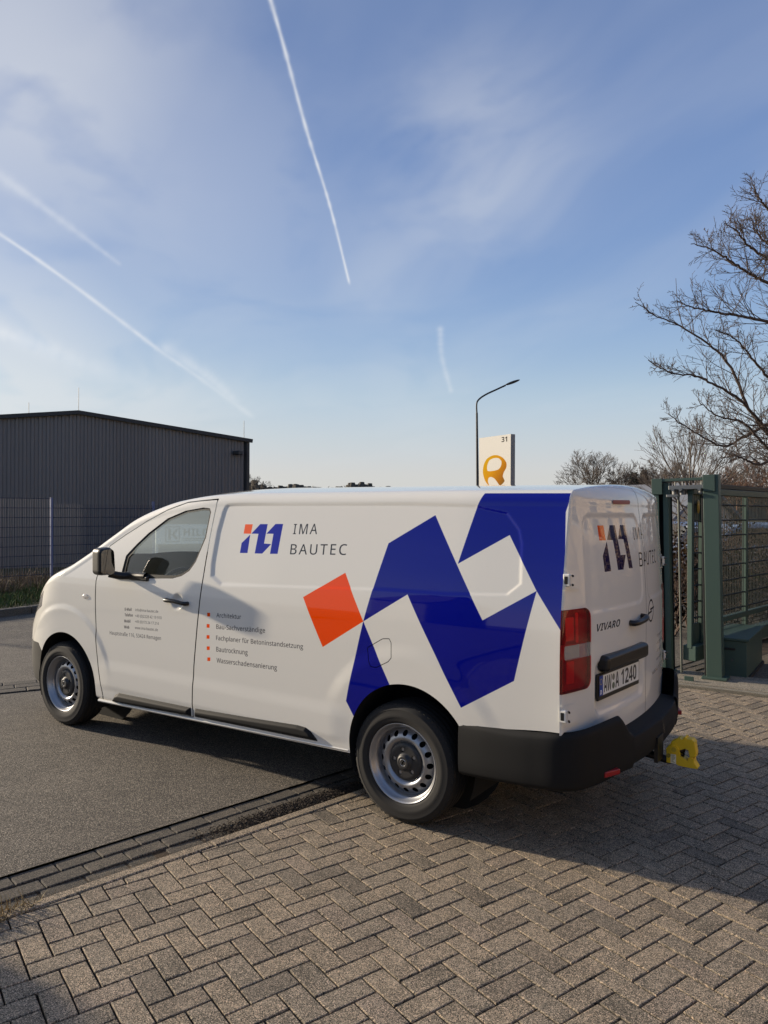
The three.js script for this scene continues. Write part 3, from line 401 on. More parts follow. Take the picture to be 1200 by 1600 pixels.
// ---- houses
function house(label, cat, pos, turn, w, d, h, rh, wallC, roofC, wins) {
  const o = thing('house', label, cat, pos, turn), wm = std({ color: rgb(...wallC), roughness: 0.9 }), rm = std({ color: rgb(...roofC), roughness: 0.8 });
  const sh = new THREE.Shape([new THREE.Vector2(-d / 2, 0), new THREE.Vector2(d / 2, 0), new THREE.Vector2(d / 2, h), new THREE.Vector2(0, h + rh), new THREE.Vector2(-d / 2, h)]);
  mesh('wall', new THREE.ExtrudeGeometry(sh, { depth: w, bevelEnabled: false }).rotateY(Math.PI / 2).translate(-w / 2, 0, 0), wm, o);
  const L = Math.hypot(d / 2 + 0.4, rh * (d / 2 + 0.4) / (d / 2)), a = Math.atan2(rh, d / 2); const rf = mesh('roof', merge([1, -1].map((s) => box(w + 0.7, 0.16, L, 0, 0.09, 0).rotateX(s * a).translate(0, h + rh - Math.sin(a) * L / 2, s * Math.cos(a) * L / 2))), rm, o);
  if (cat !== 'house' || h > 2) mesh('chimney', box(0.6, 1.3, 0.6, w * 0.22, h + rh + 0.1, 0.4), std({ color: rgb(0.2, 0.12, 0.09), roughness: 0.9 }), rf);
  for (const [x, y, ww, hh] of wins) for (const s of [1, -1]) { const f = mesh('window', box(ww + 0.14, hh + 0.14, 0.08, x, y, s * (d / 2 + 0.01)), std({ color: rgb(0.7, 0.7, 0.68), roughness: 0.6 }), o); mesh('pane', box(ww, hh, 0.02, x, y, s * (d / 2 + 0.055)), M0.pane, f); }
  for (const s of [1, -1]) { const f = mesh('window', box(0.08, 1.3, 1.1, s * (w / 2 + 0.01), h * 0.55, 0), std({ color: rgb(0.7, 0.7, 0.68), roughness: 0.6 }), o); mesh('pane', box(0.02, 1.16, 0.96, s * (w / 2 + 0.055), h * 0.55, 0), M0.pane, f); }
  return o;
}
{ const p = atDepth(1034, 800, 42); house('white walled house with a grey tiled roof seen between the van and the green gate', 'house', [p.x, 0, p.z], -0.35, 5.2, 6, 1.5, 1.75, [0.55, 0.5, 0.42], [0.16, 0.17, 0.19], [[-1.4, 0.9, 1.0, 0.9], [1.2, 0.9, 1.0, 0.9]]); }
{ // across the street behind the photographer: mirrored in the van's paint
  house('rendered house with a steep dark roof across the street, mirrored in the blue film', 'house', [24, 0, -44], 0.5, 8, 8, 5.2, 3.6, [0.30, 0.27, 0.23], [0.06, 0.05, 0.05], [[-2.4, 1.6, 1.2, 1.2], [2.4, 1.6, 1.2, 1.2], [0, 4, 1.2, 1.2]]);
  house('long low brick workshop across the street', 'workshop', [-6, 0, -34], 0.05, 30, 10, 4.0, 1.6, [0.17, 0.12, 0.10], [0.07, 0.065, 0.06], [[-10, 2, 2, 1.2], [-5, 2, 2, 1.2], [0, 2, 2, 1.2], [5, 2, 2, 1.2], [10, 2, 2, 1.2]]);
}
{ // hall across the yard behind the van: its sunlit wall is mirrored, softly, in the rear doors
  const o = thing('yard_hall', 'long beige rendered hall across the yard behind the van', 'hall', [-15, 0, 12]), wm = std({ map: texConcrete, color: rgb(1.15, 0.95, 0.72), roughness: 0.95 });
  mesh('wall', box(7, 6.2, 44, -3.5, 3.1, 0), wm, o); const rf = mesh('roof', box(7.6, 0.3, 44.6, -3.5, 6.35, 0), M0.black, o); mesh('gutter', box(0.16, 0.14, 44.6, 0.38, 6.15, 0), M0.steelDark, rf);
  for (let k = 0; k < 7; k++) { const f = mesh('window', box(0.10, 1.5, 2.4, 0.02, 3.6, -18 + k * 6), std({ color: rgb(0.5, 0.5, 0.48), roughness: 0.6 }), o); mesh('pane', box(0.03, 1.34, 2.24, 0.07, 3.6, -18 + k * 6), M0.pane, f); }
}
// ---- parked cars behind the gate
function car(label, pos, turn, col) {
  const o = thing('parked_car', label, 'car', pos, turn, 'cars parked in the yard behind the gate'), pm = phys({ color: rgb(...col), roughness: 0.4, clearcoat: 1, clearcoatRoughness: 0.05 });
  const prof = [[-2.1, 0.32], [-2.12, 0.7], [-1.95, 0.92], [-1.75, 0.96], [-1.35, 1.36], [-0.9, 1.46], [0.1, 1.46], [0.55, 1.36], [1.05, 0.98], [1.8, 0.86], [2.08, 0.66], [2.1, 0.32]];
  const sp = new THREE.Shape(prof.map((q) => new THREE.Vector2(...q))); for (const x of [-1.3, 1.3]) { const h = new THREE.Path(); h.absarc(x, 0.33, 0.33, 0, Math.PI * 2); void h; }
  const g = new THREE.ExtrudeGeometry(sp, { depth: 1.5, bevelEnabled: true, bevelThickness: 0.12, bevelSize: 0.10, bevelOffset: -0.10, bevelSegments: 4, curveSegments: 6 }).translate(0, 0, -0.75); const p = g.attributes.position; for (let k = 0; k < p.count; k++) { const y = p.getY(k); if (y > 0.9) p.setZ(k, p.getZ(k) * (1 - 0.22 * (y - 0.9) / 0.56)); } g.computeVertexNormals(); mesh('body', g, pm, o);
  for (const s of [-1, 1]) { const w = new THREE.Shape([[-1.5, 0.98], [-1.2, 1.30], [-0.85, 1.38], [0.05, 1.38], [0.42, 1.28], [0.85, 0.98]].map((q) => new THREE.Vector2(...q))); const gg = new THREE.ExtrudeGeometry(w, { depth: 0.02, bevelEnabled: false }); const pp = gg.attributes.position; for (let k = 0; k < pp.count; k++) { const y = pp.getY(k); pp.setZ(k, s * (0.862 - 0.27 * (y - 0.9) * 0.78 + pp.getZ(k))); } gg.computeVertexNormals(); mesh('side_window', gg, M0.pane, o); }
  for (const [a, b] of [[[0.62, 1.36], [1.06, 1.0]], [[-1.42, 1.34], [-1.78, 0.99]]]) { const s = Math.sign(a[0]), gq = new THREE.BufferGeometry(); const z0 = 0.56, z1 = 0.68; gq.setAttribute('position', new THREE.Float32BufferAttribute([a, b].length ? [a[0] + s * 0.02, a[1], -z0, b[0] + s * 0.02, b[1], -z1, b[0] + s * 0.02, b[1], z1, a[0] + s * 0.02, a[1], -z0, b[0] + s * 0.02, b[1], z1, a[0] + s * 0.02, a[1], z0] : [], 3)); gq.computeVertexNormals(); mesh('windscreen', gq, M0.pane, o); }
  for (const x of [-1.3, 1.3]) for (const z of [-0.8, 0.8]) { const wl = mesh('wheel', new THREE.CylinderGeometry(0.32, 0.32, 0.2, 24).rotateX(Math.PI / 2).translate(x, 0.32, z), M0.black, o); mesh('rim', new THREE.CylinderGeometry(0.2, 0.2, 0.215, 16).rotateX(Math.PI / 2).translate(x, 0.32, z), M0.steelDark, wl); }
  for (const z of [-0.6, 0.6]) { mesh('headlight', rbox(0.06, 0.14, 0.3, 0.03, 2.08, 0.72, z), M0.pane, o); mesh('tail_light', rbox(0.06, 0.16, 0.28, 0.03, -2.12, 0.78, z), std({ color: rgb(0.3, 0.01, 0.01), roughness: 0.3 }), o); }
}
{ const p = atDepth(1135, 800, 19), q = atDepth(1195, 800, 24), r = atDepth(1050, 800, 26); car('silver blue hatchback parked in the yard behind the sliding gate', [p.x, -0.01, p.z], 0.9, [0.25, 0.30, 0.36]); car('white hatchback parked in the yard behind the silver blue one', [q.x, -0.01, q.z], 1.1, [0.7, 0.7, 0.7]); car('pale grey hatchback parked before the white walled house', [r.x, -0.01, r.z], -0.5, [0.5, 0.5, 0.5]); }
{ // round-topped bollard at the pavement's edge, its shadow reaches into the picture
  const b = thing('bollard', 'round topped concrete bollard at the edge of the pavement', 'bollard', [3.60, 0, -3.53]);
  mesh('post', new THREE.LatheGeometry([[0.0, 0.96], [0.06, 0.95], [0.11, 0.91], [0.138, 0.85], [0.145, 0.8], [0.145, 0.0], [0, 0]].reverse().map((q) => new THREE.Vector2(...q)), 28), std({ map: texConcrete, color: rgb(0.6, 0.6, 0.58), roughness: 0.95 }), b); mesh('collar', new THREE.TorusGeometry(0.147, 0.015, 8, 28).rotateX(Math.PI / 2).translate(0, 0.78, 0), M0.steelDark, b);
}
// ---------------------------------------------------------------- the van (x forward from the rear axle, y up, z to its right)
const M = {
  white: phys({ color: srgb(225, 222, 213), roughness: 0.5, specularIntensity: 0, clearcoat: 1, clearcoatRoughness: 0.035 }),
  plastic: phys({ color: rgb(0.0062, 0.0063, 0.0066), roughness: 0.72, specularIntensity: 0.6 }),
  plasticGloss: std({ color: rgb(0.007, 0.007, 0.0075), roughness: 0.4 }),
  liner: std({ color: rgb(0.008, 0.008, 0.008), roughness: 0.95 }),
  rubber: std({ color: rgb(0.012, 0.012, 0.012), roughness: 0.75 }),
  tyre: std({ color: rgb(0.015, 0.014, 0.013), roughness: 0.82 }),
  steel: std({ color: rgb(0.36, 0.365, 0.38), metalness: 0.75, roughness: 0.36 }),
  cap: std({ color: rgb(0.022, 0.022, 0.023), roughness: 0.5 }),
  chrome: std({ color: rgb(0.75, 0.75, 0.76), metalness: 1, roughness: 0.15 }),
  glassDusty: phys({ color: rgb(0.82, 0.87, 0.85), roughness: 0.42, transmission: 1, thickness: 0, ior: 1.5 }),
  glass: phys({ color: rgb(0.80, 0.88, 0.87), roughness: 0.0, transmission: 1, thickness: 0, ior: 1.52 }),
  lensRed: phys({ color: rgb(0.80, 0.022, 0.030), roughness: 0.05, transmission: 0.86, thickness: 0, clearcoat: 1, clearcoatRoughness: 0.02 }),
  redBack: std({ color: rgb(0.85, 0.25, 0.22), metalness: 0.6, roughness: 0.3 }),
  redDark: std({ color: rgb(0.30, 0.012, 0.014), roughness: 0.35 }),
  lensClear: phys({ color: rgb(0.86, 0.84, 0.82), roughness: 0.08, transmission: 0.75, thickness: 0 }),
  mirror: std({ color: rgb(0.13, 0.135, 0.14), metalness: 1, roughness: 0.02 }),
  seat: std({ color: rgb(0.03, 0.03, 0.033), roughness: 0.9 }),
};
const profW = curve([[0.2, 0.885], [0.27, 0.905], [0.31, 0.935], [0.42, 0.946], [0.55, 0.952], [0.75, 0.957], [0.95, 0.958], [1.1, 0.954], [1.22, 0.944], [1.32, 0.930], [1.5, 0.898], [1.65, 0.868], [1.78, 0.838], [1.9, 0.80]]);
const noseL = curve([[0.2, 0.90], [0.45, 0.956], [0.72, 0.93], [0.85, 0.855], [0.95, 0.78], [1.05, 0.70], [1.15, 0.63], [1.28, 0.56]]);
const topY = curve([[-1.2, 1.84], [-0.9, 1.846], [0, 1.852], [1.3, 1.852], [1.6, 1.843], [2.0, 1.803], [2.25, 1.748], [2.48, 1.675], [2.71, 1.555], [3.0, 1.39], [3.2, 1.29], [3.35, 1.24], [3.46, 1.20], [3.57, 1.145], [3.68, 1.075], [3.80, 0.98], [3.92, 0.87], [4.04, 0.75], [4.15, 0.62]]);
const botY = curve([[-1.1, 0.36], [-0.4, 0.35], [0.33, 0.33], [1.7, 0.292], [2.7, 0.266], [3.4, 0.25], [4.16, 0.27]]);
const crown = curve([[-1, 0.045], [1.2, 0.055], [1.9, 0.07], [2.4, 0.12], [2.9, 0.14], [3.3, 0.10], [3.6, 0.05], [4.0, 0.03], [4.15, 0.01]]);
const ARCH = [{ x: -0.05, y: 0.385, R: 0.398 }, { x: 3.185, y: 0.365, R: 0.395 }];
const sdArch = (a, x, y) => y > a.y ? Math.hypot(x - a.x, y - a.y) - a.R : Math.abs(x - a.x) - a.R;
function Wb(x, y) {
  let w = profW(y);
  if (x > 1.5 && y > 1.2) w -= 0.085 * sst(1.6, 3.3, x) * (y - 1.2) / 0.5;
  if (x > 3.2) { const u = clamp((x - 3.2) / noseL(y)); w *= Math.pow(1 - u * u * u, 1 / 3); }
  if (x < -0.3) w -= 0.012 * sst(-0.3, -0.92, x);
  return w;
}
// where a pixel's ray meets the smooth left side of the van
function S(px, py) { const d = ray(px, py); let z = -0.94, p; for (let k = 0; k < 12; k++) { p = CAM.clone().addScaledVector(d, (z - CAM.z) / d.z); z = -Wb(p.x, clamp(p.y, 0.25, 1.85)); } return [p.x, p.y]; }
const SP = (l) => l.map((q) => S(q[0], q[1]));
const recessPoly = SP([[350, 798], [341, 830], [332, 880], [331, 900], [345, 913], [600, 921], [700, 928], [792, 929], [813, 912], [815, 850], [811, 828], [792, 802], [742, 791], [600, 787], [384, 787], [364, 787.5], [357, 789], [353, 792]]);
const doorPoly = SP([[150, 908], [149, 940], [151, 1000], [155, 1050], [161, 1088], [163, 1096], [240, 1110], [302, 1121], [303, 1040], [310, 960], [318, 900], [330, 830], [341, 780], [318, 782], [293, 785], [262, 797], [229, 815], [196, 836], [172, 853], [160, 876]]);
const winPoly = SP([[188, 903], [197, 868], [214, 850], [232, 833], [262, 810], [290, 798], [318, 793], [328, 794], [330, 800], [322, 840], [306, 878], [296, 892], [284, 900], [270, 904], [230, 904]]);
const flapPoly = SP([[574, 1012], [598, 998], [608, 998], [611, 1004], [612, 1028], [607, 1034], [588, 1043], [580, 1041], [577, 1034]]);
const HANDLE = S(277, 940);
function emboss(x, y) { // metres inwards
  const lf = sst(0.9, 1.5, x), hw = lerp(0.0065, 0.016, lf), sd = sdPoly(recessPoly, x, y); let e = lerp(0.0036, 0.0080, lf) * sst(hw, -hw, sd);
  for (const a of ARCH) { const r = Math.hypot(x - a.x, (y - a.y) * 1.0); if (y > 0.3) e -= a.x > 1 ? 0.0075 * sst(0.63, 0.57, r) * sst(0.45, 0.7, y) : 0.0055 * sst(0.625, 0.53, r) * sst(0.55, 0.75, y); }
  const h = Math.hypot((x - HANDLE[0]) * 0.95, y - HANDLE[1]); e += 0.022 * sst(0.062, 0.02, h);
  e -= 0.007 * sst(0.62, 0.52, y) * sst(0.36, 0.42, y) * sst(0.3, 0.5, x) * sst(2.85, 2.6, x);   // lower swage
  return e;
}
const Wd = (x, y) => Wb(x, y) - emboss(x, y);
const sideN = 190, arcN = 10, topN = 26, secN = sideN + arcN + topN;
function section(x, j) {
  const yt = topY(x), y0 = botY(x), r = Math.min(0.085, 0.3 * (yt - y0)), ys = yt - r, w1 = Wb(x, ys);
  if (j <= sideN) { const y = lerp(y0, ys, j / sideN); return [x, y, -Math.max(0.0, Wd(x, y)), x, j / secN]; }
  const wt = Math.max(0, w1 - r);
  if (j <= sideN + arcN) { const a = (j - sideN) / arcN * Math.PI / 2; return [x, ys + r * Math.sin(a), -(wt + Math.min(r, w1) * Math.cos(a)), x, j / secN]; }
  const z = wt * (1 - (j - sideN - arcN) / topN); return [x, yt + crown(x) * (1 - (z / (wt || 1)) ** 2), -z, x, j / secN];
}
const XS = []; { let x = -0.92; while (x < 3.6) { XS.push(x); x += 0.008; } while (x < 4.156) { XS.push(x); x += 0.006; } XS.push(4.158); }
const shell = gridSoup(XS.length - 1, secN, (u, v, i, j) => section(XS[i], j), true);
const topCut = (sideN + arcN * 0.55) / secN;
const sideSoup = cut(shell, (x, y, z, u, t) => t - topCut), topSoup = cut(shell, (x, y, z, u, t) => topCut - t);

// printed film on the left side: drawn in millimetres, x runs from the nose to the tail
const SX = 3.7, SL = 4.7, SY = 1.95, SH = 1.75;
const BLUE = '#030c80', ORANGE = '#f04a02', INK = '#232327';
function printer(ctx, mapXY) {
  const poly = (pts, col) => { ctx.fillStyle = col; ctx.beginPath(); pts.forEach((p, i) => { const [a, b] = mapXY(p); i ? ctx.lineTo(a, b) : ctx.moveTo(a, b); }); ctx.closePath(); ctx.fill(); };
  const text = (str, L, Rr, topPy, { weight = 'normal', col = INK, gap = 0 } = {}) => {
    const a = mapXY(L), b = mapXY(Rr), t = mapXY([L[0], topPy]), cap = a[1] - t[1], wid = Math.hypot(b[0] - a[0], b[1] - a[1]);
    const fs = cap / 0.72; ctx.font = `${weight} 100px sans-serif`; ctx.textBaseline = 'alphabetic'; ctx.textAlign = 'left'; ctx.fillStyle = col;
    const ws = [...str].map((c) => ctx.measureText(c).width), tot = gap ? ws.reduce((p, c) => p + c, 0) + gap * 100 * (str.length - 1) : ctx.measureText(str).width;
    ctx.save(); ctx.translate(a[0], a[1]); ctx.rotate(Math.atan2(b[1] - a[1], b[0] - a[0])); ctx.scale(wid / tot, fs / 100);
    if (gap) { let x = 0; [...str].forEach((c, i) => { ctx.fillText(c, x, 0); x += ws[i] + gap * 100; }); } else ctx.fillText(str, 0, 0);
    ctx.restore();
  };
  return { poly, text };
}
const zoomPts = (l, s, ox, oy) => l.map((p) => [ox + p[0] / s, oy + p[1] / s]);
function grime(ctx, w, h, seed) { const r = mulberry(seed); for (let k = 0; k < 900; k++) { ctx.fillStyle = `rgba(120,112,100,${0.02 + 0.05 * r()})`; ctx.beginPath(); ctx.arc(r() * w, r() * h, 0.6 + 1.6 * r() * r(), 0, 7); ctx.fill(); } }
const sideTex = canvasTex(2048, 1024, (ctx, w, h) => {
  ctx.fillStyle = 'rgb(225,222,213)'; ctx.fillRect(0, 0, w, h); grime(ctx, w, h, 5);
  ctx.save(); ctx.setTransform(w / (SL * 1000), 0, 0, h / (SH * 1000), 0, 0);
  const P = printer(ctx, (p) => { const q = S(p[0], p[1]); return [(SX - q[0]) * 1000, (SY - q[1]) * 1000]; });
  P.poly([[606.6, 849], [679.8, 805], [753.8, 969.5], [838.5, 923.5], [803, 1064], [721, 1105.5], [636.8, 928.6], [567.6, 971], [582.5, 920]], BLUE);
  P.poly([[567.6, 971], [613, 1078], [600, 1110], [556, 1126], [541, 1095]], BLUE);
  P.poly([[715, 881], [746, 791], [757, 770], [760, 752], [900, 752], [884, 800], [884, 998], [838.5, 923.5], [796, 836]], BLUE);
  P.poly([[473.7, 933], [539, 895], [567.6, 971], [504.3, 1011]], ORANGE);
  const lg = (l, c) => P.poly(zoomPts(l, 6.316, 365, 805), c), LB = '#1b2299';
  lg([[108, 90], [183, 90], [165, 183], [92, 182]], '#f2622a');
  lg([[158, 192], [72, 275], [55, 373], [130, 373]], LB);
  lg([[170, 182], [258, 88], [332, 88], [295, 280], [366, 286], [277, 379], [203, 377], [240, 183]], LB);
  lg([[320, 182], [410, 87], [485, 87], [430, 381], [355, 381], [390, 183]], LB);
  const zt = (s, L, R_, top, sc, ox, oy, o) => P.text(s, [ox + L[0] / sc, oy + L[1] / sc], [ox + R_[0] / sc, oy + R_[1] / sc], oy + top / sc, o);
  zt('IMA', [576, 187], [818, 187], 86, 6.316, 365, 805, { gap: 0.12 }); zt('BAUTEC', [540, 386], [1112, 392], 285, 6.316, 365, 805, { gap: 0.12 });
  const li = [['Architektur', [188, 130], [445, 150], 84], ['Bau-Sachverständige', [182, 250], [697, 292], 203], ['Fachplaner für Betoninstandsetzung', [180, 366], [1092, 460], 320], ['Bautrocknung', [182, 486], [515, 522], 437], ['Wasserschadensanierung', [190, 601], [820, 681], 553]];
  for (const [s, L, R_, t] of li) zt(s, L, R_, t, 6.667, 310, 945);
  for (const [x, y] of [[107, 102], [102, 220], [101, 335], [103, 452], [109, 567]]) P.poly(zoomPts([[x - 15, y - 19], [x + 15, y - 18], [x + 14, y + 19], [x - 16, y + 18]], 6.667, 310, 945), ORANGE);
  const dt = [['E-Mail', [432, 208], [556, 214], 160], ['info@ima-bautec.de', [612, 216], [1008, 246], 172], ['Telefon', [435, 305], [575, 312], 256], ['+49 (0)2228 42 19 910', [610, 318], [1065, 356], 272], ['Mobil', [425, 408], [536, 414], 360], ['+49 (0)173 24 17 214', [608, 415], [1018, 453], 370], ['Web', [425, 510], [515, 516], 462], ['www.ima-bautec.de', [608, 520], [1002, 560], 474], ['Hauptstraße 116, 53424 Remagen', [176, 612], [1058, 712], 552]];
  dt.forEach(([s, L, R_, t], i) => zt(s, L, R_, t, 10.91, 155, 935, { weight: i % 2 === 0 && i < 8 ? 'bold' : 'normal', col: '#3a3a3c' }));
  ctx.restore();
});
M.side = phys({ map: sideTex, roughness: 0.5, specularIntensity: 0, clearcoat: 1, clearcoatRoughness: 0.035 });
const sideUV = (x, y) => [(SX - x) / SL, 1 - (SY - y) / SH];

const van = thing('delivery_van', 'white delivery van with blue and orange film graphics and lettering, parked across the gutter', 'van');
// --- side panels, doors, flap
const sdBumper = (x, y) => Math.max(x - (-0.385), y - (0.632 + 0.045 * sst(-0.4, -0.95, x)));
const sdFrontBumper = (x, y) => Math.max(3.46 + (y > 0.50 ? 0.9 * (y - 0.50) : 0) - x, y - 0.63);
const sdNoseLamp = (x, y) => Math.max(3.55 - x, 0.80 + 0.42 * (3.88 - x) - y, y - (1.06 - 0.5 * (x - 3.55)));
const outArch = (x, y) => Math.max(...ARCH.map((a) => -sdArch(a, x, y)));
const inDoor = (x, y) => sdPoly(doorPoly, x, y);
let body = cut(cut(sideSoup, (x, y) => outArch(x, y)), (x, y) => -sdBumper(x, y) - 0.012);
const noseLampSoup = cut(body, (x, y) => sdNoseLamp(x, y));
body = cut(body, (x, y) => -sdNoseLamp(x, y) + 0.003);
const frontBumperSoup = cut(body, (x, y) => sdFrontBumper(x, y));
body = cut(body, (x, y) => -sdFrontBumper(x, y) + 0.003);
const doorSoup = cut(cut(body, (x, y) => inDoor(x, y) + 0.0048), (x, y) => -sdPoly(winPoly, x, y));
body = cut(body, (x, y) => -inDoor(x, y) + 0.0048);
const flapSoup = cut(body, (x, y) => sdPoly(flapPoly, x, y) + 0.002);
body = cut(body, (x, y) => -sdPoly(flapPoly, x, y) + 0.002);
const bodyL = mesh('side_panel', soupGeo(body, sideUV), M.side, van); bodyL.userData.label = 'white left side panel with blue shapes, orange square, logo and list of services';
mesh('side_panel', soupGeo(body, null, true), M.white, van);
const doorL = mesh('front_door', soupGeo(doorSoup, sideUV), M.side, van);
const doorR = mesh('front_door', soupGeo(doorSoup, null, true), M.white, van);
mesh('fuel_flap', soupGeo(flapSoup, sideUV), M.side, van);
mesh('front_bumper', merge([soupGeo(frontBumperSoup), soupGeo(frontBumperSoup, null, true)]), M.plastic, van);
for (const mi of [false, true]) { const l = mesh('headlight', soupGeo(noseLampSoup, null, mi), M.lensClear, van);
  mesh('lamp_housing', soupGeo(noseLampSoup.map((v, k) => k % 8 === 0 ? v - 0.05 : k % 8 === 2 ? v * 0.95 : v), null, mi), M.plasticGloss, l); }
// --- top: roof, windscreen, bonnet, grille
const glassX0 = 2.05, glassX1 = 3.22, pil = (sideN + arcN + 1.6) / secN;
const inScreen = (x, y, z, u, t) => Math.max(glassX0 + 0.10 * (t - pil) * -1 - x, x - glassX1 - 0.12 * clamp((t - pil) / (1 - pil)), pil - t);
const screenSoup = cut(topSoup, inScreen), restTop = cut(topSoup, (...a) => -inScreen(...a) + 0.002);
const roofSoup = cut(restTop, (x) => x - 3.12), bonnetSoup = cut(restTop, (x) => 3.124 - x);
const bonnetTop = cut(cut(bonnetSoup, (x) => x - 3.93), (x, y, z, u, t) => topCut + 0.55 / secN - t), grilleSoup = cut(bonnetSoup, (x) => 3.934 - x);
{ const b = cut(shell, (x, y, z, u, t) => Math.max(3.13 - x, x - 4.0, topCut - 6 / secN - t, t - topCut - 6 / secN)).map((v, k) => k % 8 === 1 ? v - 0.016 : k % 8 === 2 ? v + 0.012 : v); mesh('bonnet_gutter', merge([soupGeo(b), soupGeo(b, null, true)]), M.liner, van); }
for (const [n, s, m] of [['roof', roofSoup, M.white], ['bonnet', bonnetTop, M.white], ['grille', grilleSoup, M.plastic], ['windscreen', screenSoup, M.glassDusty]]) mesh(n, merge([soupGeo(s), soupGeo(s, null, true)]), m, van);
// --- door glass, rubber, handle, lettering seen in the window
const inset = (soup, d) => soup.map((v, k) => k % 8 === 2 ? v + d : v);
const patchSoup = (x0, x1, y0, y1, step, off, f) => cut(gridSoup(Math.ceil((x1 - x0) / step), Math.ceil((y1 - y0) / step), (u, v) => { const x = lerp(x0, x1, u), y = lerp(y0, y1, v); return [x, y, -(Wb(x, y) + off(x, y))]; }, true), f);
const bb = (p, m = 0.02) => [Math.min(...p.map((q) => q[0])) - m, Math.max(...p.map((q) => q[0])) + m, Math.min(...p.map((q) => q[1])) - m, Math.max(...p.map((q) => q[1])) + m];
const glassSoup = patchSoup(...bb(winPoly), 0.03, () => -0.014, (x, y) => sdPoly(winPoly, x, y) - 0.012);
const rubberSoup = patchSoup(...bb(winPoly), 0.012, () => -0.006, (x, y) => { const d = sdPoly(winPoly, x, y); return Math.max(d - 0.008, -d - (y < 1.27 ? 0.034 : 0.017) - (x > 2.4 ? 0.012 : 0)); });
for (const [mi, door] of [[false, doorL], [true, doorR]]) {
  mesh('window', soupGeo(glassSoup, null, mi), mi ? M.glassDusty : M.glass, door); mesh('window_seal', soupGeo(rubberSoup, null, mi), M.rubber, door);
}
{ // recessed pull handle
  const [hx, hy] = HANDLE, w = Wb(hx, hy);
  const c = new THREE.CatmullRomCurve3([V(hx + 0.105, hy + 0.004, -w + 0.01), V(hx + 0.095, hy + 0.006, -w - 0.028), V(hx, hy + 0.006, -w - 0.034), V(hx - 0.07, hy - 0.002, -w - 0.030), V(hx - 0.10, hy - 0.006, -w - 0.022), V(hx - 0.112, hy - 0.006, -w + 0.01)]);
  const g = new THREE.TubeGeometry(c, 40, 0.0145, 10); mesh('door_handle', g, M.plasticGloss, doorL); mesh('door_handle', mz(g.clone(), -1), M.plasticGloss, doorR);
}
// --- dark inner lining behind gaps, and the load compartment's bulkhead
const linerSoup = cut(shell, (x, y, z) => Math.max(x - 1.42, y - 1.80, 0.35 - y, 0.05 - sdArch(ARCH[0], x, y)));
mesh('inner_lining', merge([soupGeo(inset(linerSoup, 0.035)), soupGeo(inset(linerSoup, 0.035), null, true)]), M.liner, van);
mesh('bulkhead', rbox(0.03, 1.30, 1.58, 0.01, 1.40, 1.0, 0), std({ color: rgb(0.25, 0.25, 0.25), roughness: 0.8 }), van);
const cabLiner = cut(cut(sideSoup, (x, y) => Math.max(1.42 - x, x - 3.3, y - 1.19, outArch(x, y))), () => -1);
mesh('door_card', merge([soupGeo(inset(cabLiner, 0.045)), soupGeo(inset(cabLiner, 0.045), null, true)]), M.seat, van);
const headliner = cut(topSoup, (x) => Math.max(x - 2.04, 1.42 - x));
mesh('headliner', merge([soupGeo(headliner.map((v, k) => k % 8 === 1 ? v - 0.03 : v)), soupGeo(headliner.map((v, k) => k % 8 === 1 ? v - 0.03 : v), null, true)]), std({ color: rgb(0.45, 0.45, 0.43), roughness: 0.95 }), van);
mesh('cab_floor', box(2.2, 0.04, 1.6, 2.45, 0.42, 0), M.seat, van);
{ const d = [rbox(0.55, 0.30, 1.62, 0.10, 2.98, 1.00, 0), rbox(0.30, 0.14, 0.5, 0.06, 2.72, 1.12, -0.42), rbox(0.25, 0.5, 0.34, 0.05, 2.82, 0.78, 0.02)]; mesh('dashboard', merge(d), M.seat, van);
  const sw = new THREE.TorusGeometry(0.185, 0.016, 10, 36).rotateY(Math.PI / 2).rotateZ(0.45).translate(2.50, 1.10, -0.42); mesh('steering_wheel', merge([sw, new THREE.CylinderGeometry(0.05, 0.06, 0.05, 14).rotateZ(Math.PI / 2 + 0.45).translate(2.52, 1.10, -0.42), bar(V(2.52, 1.1, -0.6), V(2.52, 1.1, -0.24), 0.014)]), M.seat, van);
  for (const z of [-0.44, 0.28]) { const s = mesh('seat', merge([rbox(0.52, 0.16, 0.50, 0.06, 1.98, 0.80, z), rbox(0.16, 0.62, 0.48, 0.07, 0, 0.31, 0).rotateZ(0.22).translate(1.74, 0.82, z)]), M.seat, van); mesh('headrest', merge([rbox(0.10, 0.19, 0.27, 0.045, 1.545, 1.545, z), bar(V(1.56, 1.4, z - 0.07), V(1.545, 1.5, z - 0.07), 0.007), bar(V(1.56, 1.4, z + 0.07), V(1.545, 1.5, z + 0.07), 0.007)]), M.seat, s); } }
